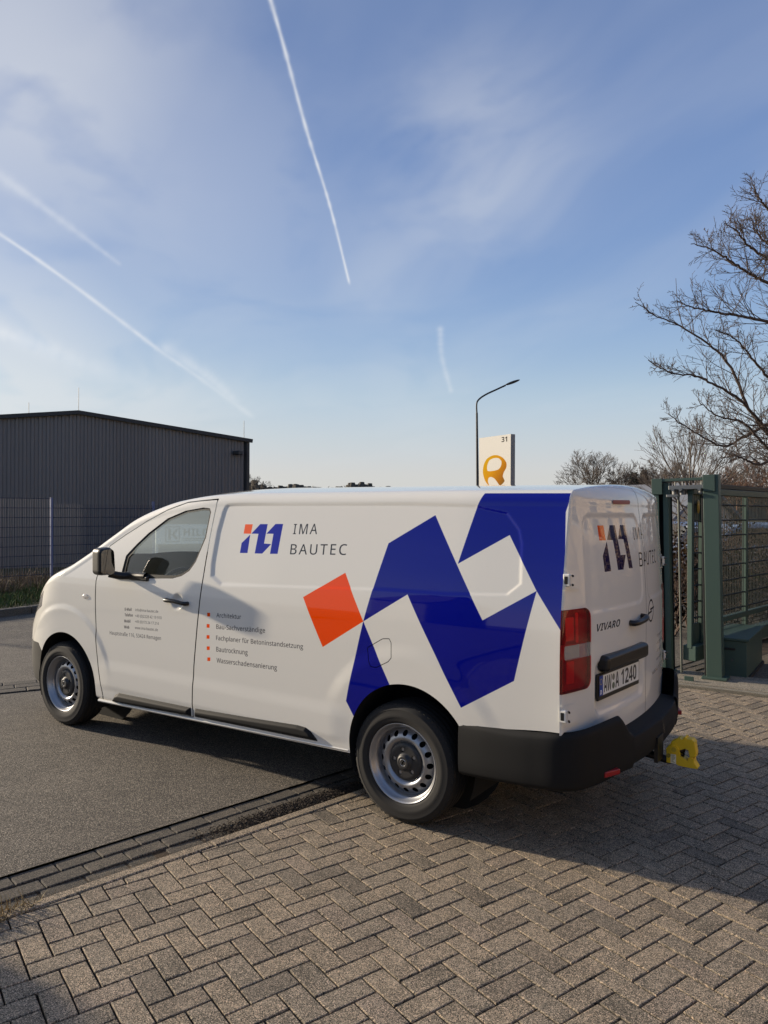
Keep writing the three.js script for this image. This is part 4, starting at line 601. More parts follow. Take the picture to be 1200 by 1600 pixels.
// --- mouldings with a bevelled upper face
function moulding(poly, h, bevel, mat) {
  const s = patchSoup(...bb(poly), 0.006, (x, y) => { const d = -sdPoly(poly, x, y), top = sst(0, bevel, d); return -0.004 + h * top; }, (x, y) => sdPoly(poly, x, y));
  return s;
}
{ const pf = SP([[175, 1097], [176, 1090], [180, 1083], [186, 1081], [300, 1103.5], [300.5, 1121]]), pr = SP([[304, 1121.5], [303.5, 1104], [400, 1119], [466, 1129], [480, 1133], [489, 1141], [500, 1161]]);
  for (const mi of [false, true]) { mesh('side_moulding', soupGeo(moulding(pf, 0.030, 0.034), null, mi), M.plastic, mi ? doorR : doorL); mesh('side_moulding', soupGeo(moulding(pr, 0.030, 0.034), null, mi), M.plastic, van); } 
  const sl = XS.filter((x) => x > 0.36 && x < 2.78).filter((_, i) => i % 6 === 0), fl = gridSoup(sl.length - 1, 8, (u, v, i, j) => { const x = sl[i], a = j / 8 * Math.PI * 2; return [x, botY(x) + 0.012 + 0.013 * Math.sin(a), -(profW(0.31) - 0.008 + 0.016 * Math.cos(a))]; }, false);
  mesh('sill', merge([soupGeo(fl), soupGeo(fl, null, true)]), M.white, van); }
{ const c = S(134, 932), s = patchSoup(c[0] - 0.05, c[0] + 0.05, c[1] - 0.03, c[1] + 0.03, 0.004, (x, y) => 0.012 * Math.sqrt(clamp(1 - ((x - c[0]) / 0.04) ** 2 - ((y - c[1]) / 0.02) ** 2)) - 0.001, (x, y) => ((x - c[0]) / 0.041) ** 2 + ((y - c[1]) / 0.0205) ** 2 - 1);
  for (const mi of [false, true]) mesh('side_indicator', soupGeo(s, null, mi), M.lensClear, van); }
// --- wheel arch liners
for (const a of ARCH) for (const sgn of [-1, 1]) {
  const g = gridSoup(40, 6, (u, v) => { const th = lerp(-0.42, Math.PI + 0.42, u), R = a.R + 0.012; return [a.x + R * Math.cos(th), a.y + R * Math.sin(th), sgn * lerp(0.925, 0.55, v)]; }, sgn < 0);
  const disc = new THREE.CircleGeometry(a.R + 0.012, 32).translate(a.x, a.y, sgn * 0.55);
  mesh('wheel_arch_liner', merge([soupGeo(g), disc]), M.liner, van);
}
mesh('underbody', merge([box(2.5, 0.10, 1.66, 1.55, 0.33, 0), box(0.5, 0.12, 1.5, -0.72, 0.42, 0), box(0.9, 0.1, 1.06, 0, 0.5, 0), box(0.9, 0.1, 1.0, 3.2, 0.45, 0), new THREE.CylinderGeometry(0.035, 0.035, 1.5, 10).rotateX(Math.PI / 2).translate(0, 0.335, 0)]), M.liner, van);
// --- door mirror
function mz(g, sgn) { // mirror to the other side of the van, keeping faces outwards
  if (sgn > 0) return g; g = g.index ? g.toNonIndexed() : g; g.scale(1, 1, -1);
  for (const k of Object.keys(g.attributes)) { const a = g.attributes[k], n = a.itemSize; for (let i = 0; i < a.count; i += 3) for (let c = 0; c < n; c++) { const p = (i + 1) * n + c, q = (i + 2) * n + c, t = a.array[p]; a.array[p] = a.array[q]; a.array[q] = t; } }
  return g;
}
function mirror(sgn, parent) {
  const base = S(176, 897), g = new THREE.Group(); g.name = 'door_mirror'; parent.add(g);
  const hx = 2.455, hy = 1.365, hz = -1.125;
  const sh = new THREE.Shape(); const w = 0.060, h = 0.100, r = 0.036; sh.moveTo(-w + r, -h); sh.lineTo(w - r * 0.7, -h); sh.quadraticCurveTo(w, -h, w, -h + r); sh.lineTo(w * 0.86, h - r); sh.quadraticCurveTo(w * 0.82, h, w * 0.82 - r, h); sh.lineTo(-w + r * 1.2, h * 0.96); sh.quadraticCurveTo(-w, h * 0.96, -w, h * 0.96 - r); sh.lineTo(-w, -h + r); sh.quadraticCurveTo(-w, -h, -w + r, -h);
  const hs = new THREE.ExtrudeGeometry(sh, { depth: 0.05, bevelEnabled: true, bevelThickness: 0.05, bevelSize: 0.035, bevelOffset: -0.035, bevelSegments: 6, curveSegments: 8 }).rotateY(-Math.PI / 2);   // faces along -x/+x
  const face = new THREE.ShapeGeometry(sh, 8).scale(0.86, 0.88, 1).rotateY(-Math.PI / 2);
  const put = (q) => mz(q.rotateY(-0.16).translate(hx, hy, hz), sgn);
  const a = mesh('mirror_housing', put(hs), M.plasticGloss, g); void a;
  mesh('mirror_glass', put(face.translate(-0.1025, 0, 0)), M.mirror, g);
  const arm = new THREE.CatmullRomCurve3([V(2.46, 1.27, -1.06), V(2.42, 1.252, -1.0), V(2.36, 1.25, -0.945), V(2.2, 1.252, -0.935)]);
  mesh('mirror_arm', mz(merge([new THREE.TubeGeometry(arm, 16, 0.028, 10), rbox(0.40, 0.035, 0.05, 0.012, 2.36, 1.238, -0.935)]), sgn), M.plasticGloss, g); void base;
}
mirror(1, doorL); mirror(-1, doorR);
// --- rear end: a shell bent round the back, carrying two doors, lamps, plate and badges
const rearD = curve([[0.5, 0.142], [1.15, 0.146], [1.45, 0.132], [1.7, 0.105], [1.85, 0.085]]);
const X0 = -0.92, rearW = (y) => Wb(X0, y);
function rearDepth(y, zeta) { const z = Math.min(1, Math.abs(zeta)); return (rearD(y) * (1 - 0.86 * z * z)) * Math.pow(1 - Math.pow(z, 8), 0.27); }
function rearX(y, z) { // with the pressed panels of the doors
  let x = X0 - rearDepth(y, z / rearW(y));
  const az = Math.abs(z - 0.03), d = sdRect(az, y, 0.055, 0.77, 1.225, 1.715, 0.07); x += 0.005 * sst(0.010, -0.010, d) * sst(0.81, 0.70, az);
  const p = sdRect(z, y, -0.655, -0.03, 0.70, 0.965, 0.05); x += 0.016 * sst(0.02, -0.02, p);
  return x;
}
// smooth mirrors the ray-surface search for photo pixels
function RP(px, py) { const d = ray(px, py); let a = 3, b = 7; const f = (t) => { const p = CAM.clone().addScaledVector(d, t); return p.x - (X0 - rearDepth(clamp(p.y, 0.5, 1.85), p.z / rearW(clamp(p.y, 0.5, 1.85)))); };
  let t0 = null; for (let t = 2.5; t < 7; t += 0.02) if (f(t) < 0 && f(t + 0.02) >= 0) { a = t; b = t + 0.02; t0 = 1; break; }
  if (!t0) { for (let t = 2.5, m = 1e9; t < 7; t += 0.02) { const v = Math.abs(f(t)); if (v < m) { m = v; a = b = t; } } }
  for (let k = 0; k < 30; k++) { const m = (a + b) / 2; f(m) < 0 ? a = m : b = m; } const p = CAM.clone().addScaledVector(d, a); return [p.z, p.y]; }
const zc = []; { const n = 4000, L = [0], Z = [-1]; let px = 0, pz = -1; for (let k = 1; k <= n; k++) { const a = -1 + 2 * k / n, zz = Math.sign(a) * (1 - Math.pow(1 - Math.abs(a), 2.2)), x = -rearDepth(1.1, zz) / 0.94; L.push(L[k - 1] + Math.hypot(x - px, zz - pz)); Z.push(zz); px = x; pz = zz; }
  const NC = 220; let q = 0; for (let k = 0; k <= NC; k++) { const l = L[n] * k / NC; while (q < n - 1 && L[q + 1] < l) q++; zc.push(lerp(Z[q], Z[q + 1], clamp((l - L[q]) / (L[q + 1] - L[q])))); } zc[0] = -1; zc[NC] = 1; }
const YV = topY(X0) - 0.085, rowsV = 130, rowsC = 26;
function rearPoint(j, k, off = 0) {
  const ze = zc[k];
  if (j <= rowsV) { const y = lerp(0.50, YV, j / rowsV), w = rearW(y); const z = ze * w; return [rearX(y, z) - off, y, z, z, y]; }
  const a = (j - rowsV) / rowsC * Math.PI / 2, w = rearW(YV), dx = rearX(YV, ze * w) - X0, wt = (Wb(X0, topY(X0) - 0.085) - 0.0);
  const zt = ze * wt * 0.998, azt = Math.abs(zt), r = 0.085, yt = topY(X0), ytop = azt <= wt - r ? yt + crown(X0) * (1 - (azt / (wt - r)) ** 2) : yt - r + Math.sqrt(Math.max(0, r * r - (azt - (wt - r)) ** 2));
  return [X0 + dx * Math.pow(Math.cos(a), 0.8), YV + (ytop - YV) * Math.sin(a), lerp(ze * w, zt, Math.sin(a)), lerp(ze * w, zt, Math.sin(a)), YV + (ytop - YV) * Math.sin(a)];
}
const rearSoup = gridSoup(zc.length - 1, rowsV + rowsC, (u, v, i, j) => rearPoint(j, i), false);
const lightPoly = [[876, 955], [900, 955.5], [912, 958], [918, 965], [921, 985], [922.5, 1030], [922.5, 1066], [920, 1078], [913, 1083], [890, 1085.5], [876, 1085]].map((p) => RP(p[0], p[1]));
const lampIn = Math.max(...lightPoly.map((p) => p[0])), lampY = [Math.min(...lightPoly.map((p) => p[1])), Math.max(...lightPoly.map((p) => p[1]))];
const LAMPZ = RP(922, 1030)[0];
// the lamp covers everything outwards of its inner edge, between two heights
const lampPts = lightPoly.filter((p, i) => i > 0 && i < lightPoly.length - 1);
const sdLamp = (z, y) => sdRect(-Math.abs(z), y, -1.25, LAMPZ, 0.853, 1.252, 0.045) + 0.012 * (y < 0.95 ? 0 : 0);
const SEAM = 0.035;
const rearTex = canvasTex(2048, 1600, (ctx, w, h) => { // drawn in millimetres: z -1..1, y 1.95..0.45
  ctx.fillStyle = 'rgb(225,222,213)'; ctx.fillRect(0, 0, w, h); grime(ctx, w, h, 9);
  ctx.setTransform(w / 2000, 0, 0, h / 1500, 0, 0);
  const P = printer(ctx, (p) => { const q = RP(p[0], p[1]); return [(q[0] + 1) * 1000, (1.95 - q[1]) * 1000]; });
  const lg = (l, c) => P.poly(zoomPts(l, 12, 930, 810), c), LB = '#1b1747';
  lg([[55, 132], [172, 132], [217, 412], [95, 415]], '#e2520a');
  lg([[232, 432], [160, 705], [197, 1005], [318, 990]], LB);
  lg([[240, 402], [287, 128], [385, 128], [495, 690], [588, 680], [548, 958], [447, 968], [350, 408]], LB);
  lg([[450, 388], [478, 125], [562, 125], [720, 930], [652, 938], [545, 390]], LB);
  const zt = (s, L, R_, top, sc, ox, oy, o) => P.text(s, [ox + L[0] / sc, oy + L[1] / sc], [ox + R_[0] / sc, oy + R_[1] / sc], oy + top / sc, o);
  zt('IMA', [737, 400], [905, 380], 165, 12, 930, 810, { gap: 0.12 });
  { const a = RP(930 + 838 / 12, 810 + 905 / 12), c = RP(930 + 800 / 12, 810 + 640 / 12); ctx.fillStyle = INK; ctx.font = '100px sans-serif'; const cap = (c[1] - a[1]) * 1000; ctx.save(); ctx.translate((a[0] + 1) * 1000, (1.95 - a[1]) * 1000); ctx.scale(cap / 72, cap / 72); let x = 0; for (const ch of 'BAUTEC') { ctx.fillText(ch, x, 0); x += ctx.measureText(ch).width + 10; } ctx.restore(); }
  { const a = RP(930.5, 987.5), b = RP(968.5, 982), f = (q) => [(q[0] + 1) * 1000, (1.95 - q[1]) * 1000], A = f(a), B = f(b); ctx.save(); ctx.translate(A[0], A[1]); ctx.font = 'bold italic 100px sans-serif'; ctx.scale((B[0] - A[0]) / ctx.measureText('VIVARO').width, 38 / 72); ctx.fillStyle = '#34343a'; ctx.fillText('VIVARO', 0, 0); ctx.restore(); }
  // contact lines and emblem on the right-hand door
  ctx.strokeStyle = '#3b3b40'; ctx.lineWidth = 11; ctx.beginPath(); ctx.ellipse(1150, 800, 62, 62, 0, 0, 7); ctx.stroke(); ctx.beginPath(); ctx.moveTo(1070, 812); ctx.lineTo(1160, 806); ctx.lineTo(1140, 792); ctx.lineTo(1230, 786); ctx.stroke();
  ctx.fillStyle = '#55555a'; ctx.font = '26px sans-serif'; ['info@ima-bautec.de', '+49 (0)2228 42 19 910', '+49 (0)173 24 17 214', 'www.ima-bautec.de'].forEach((s, i) => ctx.fillText(s, 1330, 985 + i * 48));
  ctx.font = '34px sans-serif'; ctx.fillText('Hauptstraße 116, 53424 Remagen', 1190, 1190);
});
M.rear = phys({ map: rearTex, roughness: 0.5, specularIntensity: 0, clearcoat: 1, clearcoatRoughness: 0.035 });
const rearUV = (x, y, z) => [(z + 1) / 2, 1 - (1.95 - y) / 1.5];
const doorBottom = (z) => 0.545 + 0.10 * sst(0.6, 0.8, Math.abs(z));
const rearDoors = cut(cut(rearSoup, (x, y, z) => doorBottom(z) - y), (x, y, z) => -sdLamp(z, y) + 0.003);
const doorCutL = cut(rearDoors, (x, y, z) => z - SEAM + 0.003), doorCutR = cut(rearDoors, (x, y, z) => SEAM + 0.003 - z);
const rdL = mesh('rear_door', soupGeo(doorCutL, rearUV), M.rear, van); rdL.userData.label = 'left rear door with logo, handle and number plate';
const rdR = mesh('rear_door', soupGeo(doorCutR, rearUV), M.rear, van);
mesh('rear_lining', soupGeo(gridSoup(60, 40, (u, v) => { const y = lerp(0.52, 1.72, v), z = lerp(-1, 1, u) * (rearW(y) - 0.03); return [rearX(y, z) + 0.05, y, z]; })), M.liner, van);
const push = (s, o) => { const r = s.slice(); for (let k = 0; k < r.length; k += 8) { r[k] += r[k + 3] * o; r[k + 1] += r[k + 4] * o; r[k + 2] += r[k + 5] * o; } return r; };
// tail lamps: reflector bowl behind, dark red shell with a clear reversing band
for (const sgn of [-1, 1]) {
  const half = cut(rearSoup, (x, y, z) => Math.max(sdLamp(z, y), -sgn * z));
  const lamp = new THREE.Group(); lamp.name = 'tail_light'; van.add(lamp);
  const back = half.map((v, k) => k % 8 === 0 ? v + 0.022 : k % 8 === 2 ? v * 0.975 : v);
  mesh('lamp_bowl', soupGeo(back), M.redDark, lamp);
  const band = (y) => Math.abs(y - 1.048) - 0.034, bz = (z) => Math.max(Math.abs(z) - 0.935, 0);
  const clear = (x, y, z) => Math.max(band(y), Math.abs(z) - 0.93 < 0 ? 0 - 1 : 0.01);
  mesh('lens', soupGeo(push(cut(half, (x, y, z) => -clear(x, y, z)), 0.006)), M.lensRed, lamp);
  mesh('reversing_lens', soupGeo(push(cut(half, clear), 0.007)), M.lensClear, lamp);
  // inner light guides and chrome reflector blocks
  const bx = (y0, y1, z0, z1, o, mat, n) => { const s = cut(half, (x, y, z) => Math.max(y0 - y, y - y1, z0 - Math.abs(z), Math.abs(z) - z1)); if (s.length) mesh(n, soupGeo(s.map((v, k) => k % 8 === 0 ? v + o : k % 8 === 2 ? v * (1 - o * 0.4) : v)), mat, lamp); };
  bx(1.10, 1.215, 0.835, 0.90, 0.012, M.redBack, 'reflector'); bx(0.89, 1.00, 0.835, 0.895, 0.012, M.redBack, 'reflector'); bx(1.085, 1.235, 0.80, 0.822, 0.012, M.redBack, 'reflector'); bx(1.012, 1.084, 0.79, 0.935, 0.014, M.steel, 'reversing_reflector');
}
const onRear = (z, y, off = 0) => { const x = rearX(y, z), e = 0.004, nx = -1, nz = (rearX(y, z + e) - rearX(y, z - e)) / (2 * e), l = Math.hypot(1, nz); return { p: V(x - off / l, y, z + off * nz / l), ang: Math.atan2(nz, 1) }; };
const place = (geo, z, y, off = 0) => { const q = onRear(z, y, off); return geo.rotateY(-Math.PI / 2).rotateY(q.ang).translate(q.p.x, q.p.y, q.p.z); }; // geo: x -> z (right), z -> out of the door
// third brake light on the cap
{ const brakeSoup = cut(rearSoup, (x, y, z) => Math.max(-1e-9, sdRect(z, y, -0.40, -0.13, 1.775, 1.802, 0.012))); const s = brakeSoup.slice(); for (let k = 0; k < s.length; k += 8) { s[k] += s[k + 3] * 0.005; s[k + 1] += s[k + 4] * 0.005; s[k + 2] += s[k + 5] * 0.005; } if (s.length) mesh('brake_light', soupGeo(s), std({ color: rgb(0.22, 0.008, 0.008), roughness: 0.45 }), van); }
// hinges: pressed plates on the wrapped edge of the doors
for (const [y, pxy] of [[1.400, [903, 894]], [0.748, [903, 1116]]]) for (const sgn of [-1, 1]) {
  const g = new THREE.Group(); g.name = 'hinge'; van.add(g); const ze = RP(...pxy)[0], wv = rearW(y);
  const f = (h, z1, x1) => (x, yy, z) => Math.max(Math.abs(yy - y) - h, sgn * -1 * z * -1 > 0 ? 1 : 0, -Math.abs(z) - z1, x - x1);
  const half = cut(rearSoup, (x, yy, z) => -sgn * z);
  mesh('hinge_plate', soupGeo(push(cut(half, (x, yy, z) => Math.max(sdRect(-Math.abs(z), yy, -1.2, ze, y - 0.048, y + 0.048, 0.008))), 0.007)), M.white, g);
  mesh('hinge_arm', mz(rbox(0.036, 0.062, 0.020, 0.006).translate(-0.9385, y, -wv + 0.004), -sgn), M.white, g);
  mesh('hinge_slot', mz(rbox(0.020, 0.040, 0.022, 0.004).translate(-0.9365, y, -wv + 0.0035), -sgn), M.plasticGloss, g);
  for (const dy of [-0.022, 0.022]) mesh('hinge_screw', mz(new THREE.CylinderGeometry(0.0055, 0.0055, 0.016, 8).rotateX(Math.PI / 2).rotateY(0.5).translate(-0.964, y + dy, -wv + 0.011), -sgn), M.plasticGloss, g); void f;
}
// handle, plate lamp bar, plate
{ const [z, y] = RP(994, 969); const q = place(new THREE.TubeGeometry(new THREE.CatmullRomCurve3([V(-0.10, -0.004, -0.01), V(-0.095, -0.004, 0.024), V(0, 0, 0.036), V(0.075, 0.012, 0.034), V(0.095, 0.014, -0.01)]), 30, 0.016, 10), z, y); mesh('door_handle', q, M.plasticGloss, rdL); }
{ const a = RP(937, 1050), b = RP(1003, 1020), z0 = a[0], z1 = Math.min(b[0], -0.03), yb = (a[1] + b[1]) / 2, L = z1 - z0;
  mesh('plate_lamp_bar', place(rbox(L, 0.085, 0.07, 0.025, 0, 0, 0, 4), (z0 + z1) / 2, 0.955, 0.012), M.plasticGloss, rdL);
  const pt = canvasTex(1040, 220, (ctx, w, h) => {
    ctx.fillStyle = '#e9e9e4'; ctx.fillRect(0, 0, w, h); ctx.fillStyle = '#12409a'; ctx.fillRect(0, 0, 92, h); ctx.fillStyle = '#fff'; ctx.font = 'bold 64px sans-serif'; ctx.fillText('D', 22, 198);
    ctx.fillStyle = '#f2d13a'; for (let k = 0; k < 12; k++) { ctx.beginPath(); ctx.arc(46 + 28 * Math.cos(k * Math.PI / 6), 70 + 28 * Math.sin(k * Math.PI / 6), 5, 0, 7); ctx.fill(); }
    ctx.fillStyle = '#101010'; const tx = (s, x, wd) => { ctx.save(); ctx.translate(x, 188); ctx.font = 'bold 200px sans-serif'; ctx.scale(wd / ctx.measureText(s).width, 1.12); ctx.fillText(s, 0, 0); ctx.restore(); };
    tx('AW', 112, 190); tx('A', 400, 92); tx('1240', 540, 430);
    ctx.fillStyle = '#7d7d70'; ctx.beginPath(); ctx.arc(350, 66, 34, 0, 7); ctx.fill(); ctx.fillStyle = '#5d6a55'; ctx.beginPath(); ctx.arc(350, 156, 34, 0, 7); ctx.fill();
    ctx.strokeStyle = '#111'; ctx.lineWidth = 8; ctx.strokeRect(4, 4, w - 8, h - 8);
  });
  const pz = (z0 + z1) / 2 - 0.05, py = 0.845;
  const fr = mesh('number_plate', place(rbox(0.535, 0.135, 0.014, 0.005, 0, -0.008, 0), pz, py, 0.006), M.plasticGloss, rdL);
  mesh('plate_face', place(new THREE.PlaneGeometry(0.52, 0.11), pz, py, 0.0155), std({ map: pt, roughness: 0.4 }), fr);
}
// --- rear bumper: corner caps and the step between them
{
  const plan = (s, o) => { // s 0..1 from the wheel arch round the corner to the middle
    const c = new THREE.CatmullRomCurve3([V(-0.375, 0, -0.945), V(-0.55, 0, -0.955), V(-0.78, 0, -0.955), V(-0.93, 0, -0.938), V(-1.005, 0, -0.885), V(-1.055, 0, -0.785), V(-1.10, 0, -0.62), V(-1.145, 0, -0.35), V(-1.165, 0, 0)], false, 'centripetal');
    const p = c.getPointAt(s), t = c.getTangentAt(s); return V(p.x + t.z * -o * -1, 0, p.z - t.x * o * -1).set(p.x - o * (-t.z) * -1, 0, p.z - o * t.x * -1); };
  const sC = 0.70;
  // corner cap: side flap from arch to corner, tall
  const cap = gridSoup(70, 26, (u, v) => { const s = u * sC, top = lerp(0.640, 0.70, sst(0.15, 0.62, s)) - 0.11 * sst(0.61, 0.70, s), bot = lerp(0.345, 0.395, s / sC);
    const y = lerp(bot, top, v), prof = 0.014 * (1 - Math.pow(Math.abs(2 * v - 1.05), 4)) - 0.014 * sst(0.94, 1, v) - 0.03 * sst(0.07, 0, v); const p = plan(s, prof); return [p.x, y, p.z]; }, true);
  const mid = gridSoup(50, 40, (u, v) => { const s = lerp(sC - 0.06, 1, u), k = v; let y, o;
    if (k < 0.6) { const q = k / 0.6; y = lerp(0.405, 0.565, q); o = 0.0 + 0.012 * Math.sin(q * Math.PI) - 0.04 * sst(0.12, 0, q) + 0.0; } else { const q = (k - 0.6) / 0.4; y = 0.565 + 0.012 * Math.sin(q * 1.57); o = -0.004 - 0.15 * q; }
    const p = plan(s, o); return [p.x, y, p.z]; }, true);
  const side = (s) => merge([soupGeo(s), soupGeo(s, null, true)]);
  mesh('rear_bumper_corner', soupGeo(cap), M.plastic, van); mesh('rear_bumper_corner', soupGeo(cap, null, true), M.plastic, van);
  mesh('rear_bumper', side(mid), M.plastic, van);
  for (const sgn of [1, -1]) mesh('rear_reflector', mz(rbox(0.11, 0.028, 0.03, 0.006).rotateY(-Math.PI / 2).rotateY(-0.42).translate(-1.092, 0.440, -0.70), sgn), M.redDark, van);
  // tow bar: cross tube, swan neck, ball
  const neck = new THREE.CatmullRomCurve3([V(-0.95, 0.36, 0), V(-1.10, 0.345, 0), V(-1.22, 0.335, 0), V(-1.262, 0.36, 0), V(-1.268, 0.385, 0)]);
  mesh('tow_bar', merge([new THREE.TubeGeometry(neck, 24, 0.022, 10), box(0.06, 0.06, 1.0, -0.95, 0.36, 0), new THREE.SphereGeometry(0.025, 16, 12).translate(-1.268, 0.405, 0), box(0.02, 0.14, 0.12, -1.17, 0.42, -0.09)]), M.plasticGloss, van);
}
// --- wheels
function wheel(x, sgn) {
  const w = new THREE.Group(); w.name = 'wheel'; van.add(w); w.position.set(x, 0.332, sgn * 0.825); if (sgn > 0) w.rotation.y = Math.PI;
  const lathe = (pts, seg = 64) => new THREE.LatheGeometry(pts.map((p) => new THREE.Vector2(p[0], p[1])), seg).rotateX(Math.PI / 2);   // profile (radius, outward)
  const R = 0.335, tw = 0.108;
  const prof = []; // inner bead -> inner side -> tread -> outer side -> bead
  prof.push([0.205, -0.085], [0.225, -0.102], [0.262, -0.110], [0.295, -0.107], [0.316, -0.096], [0.328, -0.082]);
  for (const g of [-0.058, -0.02, 0.02, 0.058]) prof.push([R, g - 0.0075], [R - 0.008, g - 0.005], [R - 0.008, g + 0.005], [R, g + 0.0075]);
  prof.push([0.328, 0.082], [0.3235, 0.088], [0.316, 0.096], [0.304, 0.1035], [0.300, 0.1085], [0.296, 0.1060], [0.27, tw + 0.0015], [0.258, tw + 0.003], [0.254, tw], [0.236, 0.1065], [0.226, 0.101], [0.220, 0.0935], [0.214, 0.086]);
  mesh('tyre', lathe(prof, 96), M.tyre, w);
  const lug = []; for (let k = 0; k < 64; k++) for (const s of [-1, 1]) lug.push(box(0.013, 0.012, 0.016, 0, 0.3200, s * 0.083).rotateZ(k / 64 * Math.PI * 2 + s * 0.02)); mesh('tread_blocks', merge(lug), M.tyre, w).userData.kind = 'stuff';
  const rim = mesh('rim', lathe([[0.2, -0.09], [0.207, -0.085], [0.19, -0.07], [0.185, 0.0], [0.186, 0.045], [0.196, 0.062], [0.205, 0.070], [0.210, 0.084], [0.2185, 0.089], [0.2225, 0.096], [0.2195, 0.0995], [0.2145, 0.096], [0.2085, 0.088], [0.203, 0.076], [0.194, 0.067]]), M.steel, w);
  const dz = curve([[0.05, 0.050], [0.105, 0.052], [0.118, 0.062], [0.130, 0.068], [0.150, 0.062], [0.172, 0.042], [0.188, 0.030], [0.192, 0.030]]);
  const disc = cut(gridSoup(192, 34, (u, v) => { const a = u * Math.PI * 2, r = lerp(0.06, 0.190, v); return [r * Math.cos(a), r * Math.sin(a), dz(r), r, a]; }, true), (x, y) => { const a = Math.atan2(y, x), r = Math.hypot(x, y), st = Math.PI / 8, am = a - Math.round(a / st) * st; return 0.0155 - Math.hypot((r - 0.158), r * am); });
  const d = soupGeo(disc); for (let k = 0, n = d.attributes.normal; k < n.count; k++) if (n.getZ(k) < 0) n.setXYZ(k, -n.getX(k), -n.getY(k), -n.getZ(k));
  mesh('wheel_disc', d, M.steel, rim); mesh('brake_drum', new THREE.CylinderGeometry(0.165, 0.165, 0.04, 32).rotateX(Math.PI / 2).translate(0, 0, -0.01), M.liner, rim);
  const capS = cut(gridSoup(120, 18, (u, v) => { const a = u * Math.PI * 2, r = lerp(0.0, 0.108, v), z = 0.066 + 0.016 * sst(0.045, 0.038, r) + 0.004 * sst(0.102, 0.085, r) - 0.012 * sst(0.100, 0.108, r); return [r * Math.cos(a), r * Math.sin(a), z]; }, true), (x, y) => { const a = Math.atan2(y, x) + 0.3, r = Math.hypot(x, y), st = Math.PI * 2 / 5, am = a - Math.round(a / st) * st; return 0.0125 - Math.hypot(r - 0.069, r * am); });
  const cg = soupGeo(capS); for (let k = 0, n = cg.attributes.normal; k < n.count; k++) if (n.getZ(k) < 0) n.setXYZ(k, -n.getX(k), -n.getY(k), -n.getZ(k));
  const cp = mesh('hub_cap', cg, M.cap, w);
  for (let k = 0; k < 5; k++) { const a = k * Math.PI * 2 / 5 - 0.3; mesh('wheel_bolt', new THREE.CylinderGeometry(0.010, 0.010, 0.02, 6).rotateX(Math.PI / 2).translate(0.069 * Math.cos(a), 0.069 * Math.sin(a), 0.055), M.steel, cp); }
  mesh('emblem', merge([new THREE.TorusGeometry(0.0185, 0.0026, 6, 28).translate(0, 0, 0.084), box(0.024, 0.005, 0.004, -0.008, -0.002, 0.084), box(0.024, 0.005, 0.004, 0.008, 0.002, 0.084)]), M.chrome, cp);
  return w;
}
for (const x of [0, 3.262]) for (const s of [-1, 1]) { const w = wheel(x, s); if (s < 0) w.rotation.y = Math.PI; else w.rotation.y = 0; w.rotation.z = hash2(Math.round(x * 10), s) * 1.5; }
// ---------------------------------------------------------------- plants
class Twigs { // thin tapered prisms gathered into one geometry
  constructor() { this.p = []; this.n = []; }
  seg(a, b, ra, rb, k = 3) {
    const d = b.clone().sub(a); const L = d.length(); if (L < 1e-5) return; d.multiplyScalar(1 / L); const h = Math.abs(d.y) < 0.9 ? V(0, 1, 0) : V(1, 0, 0), u = h.cross(d).normalize(), v = d.clone().cross(u), c = [];
    for (let i = 0; i < k; i++) { const t = i / k * Math.PI * 2; c.push(u.clone().multiplyScalar(Math.cos(t)).addScaledVector(v, Math.sin(t))); }
    for (let i = 0; i < k; i++) { const m = c[i], q = c[(i + 1) % k], A = a.clone().addScaledVector(m, ra), B = a.clone().addScaledVector(q, ra), C = b.clone().addScaledVector(q, rb), D = b.clone().addScaledVector(m, rb);
      for (const [P, N] of [[A, m], [B, q], [C, q], [A, m], [C, q], [D, m]]) { this.p.push(P.x, P.y, P.z); this.n.push(N.x, N.y, N.z); } }
  }
  path(pts, r0, r1, k = 4) { for (let i = 0; i + 1 < pts.length; i++) this.seg(pts[i], pts[i + 1], lerp(r0, r1, i / (pts.length - 1)), lerp(r0, r1, (i + 1) / (pts.length - 1)), k); }
  geo() { const g = new THREE.BufferGeometry(); g.setAttribute('position', new THREE.Float32BufferAttribute(this.p, 3)); g.setAttribute('normal', new THREE.Float32BufferAttribute(this.n, 3)); return g; }
}
const rv = (r) => V(r() * 2 - 1, r() * 2 - 1, r() * 2 - 1);
function shoot(T, r, p, d, len, rad, level, opt) { // a branch that wanders, bends to the light and forks
  const n = Math.max(2, Math.round(len / opt.step)), pts = [p.clone()], dir = d.clone().normalize(); let q = p.clone();
  for (let i = 0; i < n; i++) { dir.addScaledVector(rv(r), opt.wander).addScaledVector(V(0, 1, 0), opt.up).normalize(); q = q.clone().addScaledVector(dir, len / n); pts.push(q); }
  T.path(pts, rad, Math.max(opt.tip, rad * 0.35), level === 0 ? 6 : level < 2 ? 4 : 3);
  if (level >= opt.levels) return;
  const kids = opt.kids[level]; for (let i = 0; i < kids; i++) { const t = lerp(opt.from, 1, (i + r()) / kids), k = Math.min(n - 1, Math.floor(t * n)), base = pts[k].clone().lerp(pts[k + 1], t * n - k), ax = pts[k + 1].clone().sub(pts[k]).normalize(); const side = rv(r).cross(ax).normalize(), a = lerp(opt.ang[0], opt.ang[1], r());
    shoot(T, r, base, ax.multiplyScalar(Math.cos(a)).addScaledVector(side, Math.sin(a)), len * lerp(opt.ratio[0], opt.ratio[1], r()) * (1.15 - 0.5 * t), Math.max(opt.tip, rad * lerp(0.4, 0.6, r()) * (1.1 - 0.5 * t)), level + 1, opt); }
}
const bark = (c) => std({ color: rgb(...c), roughness: 0.95 });
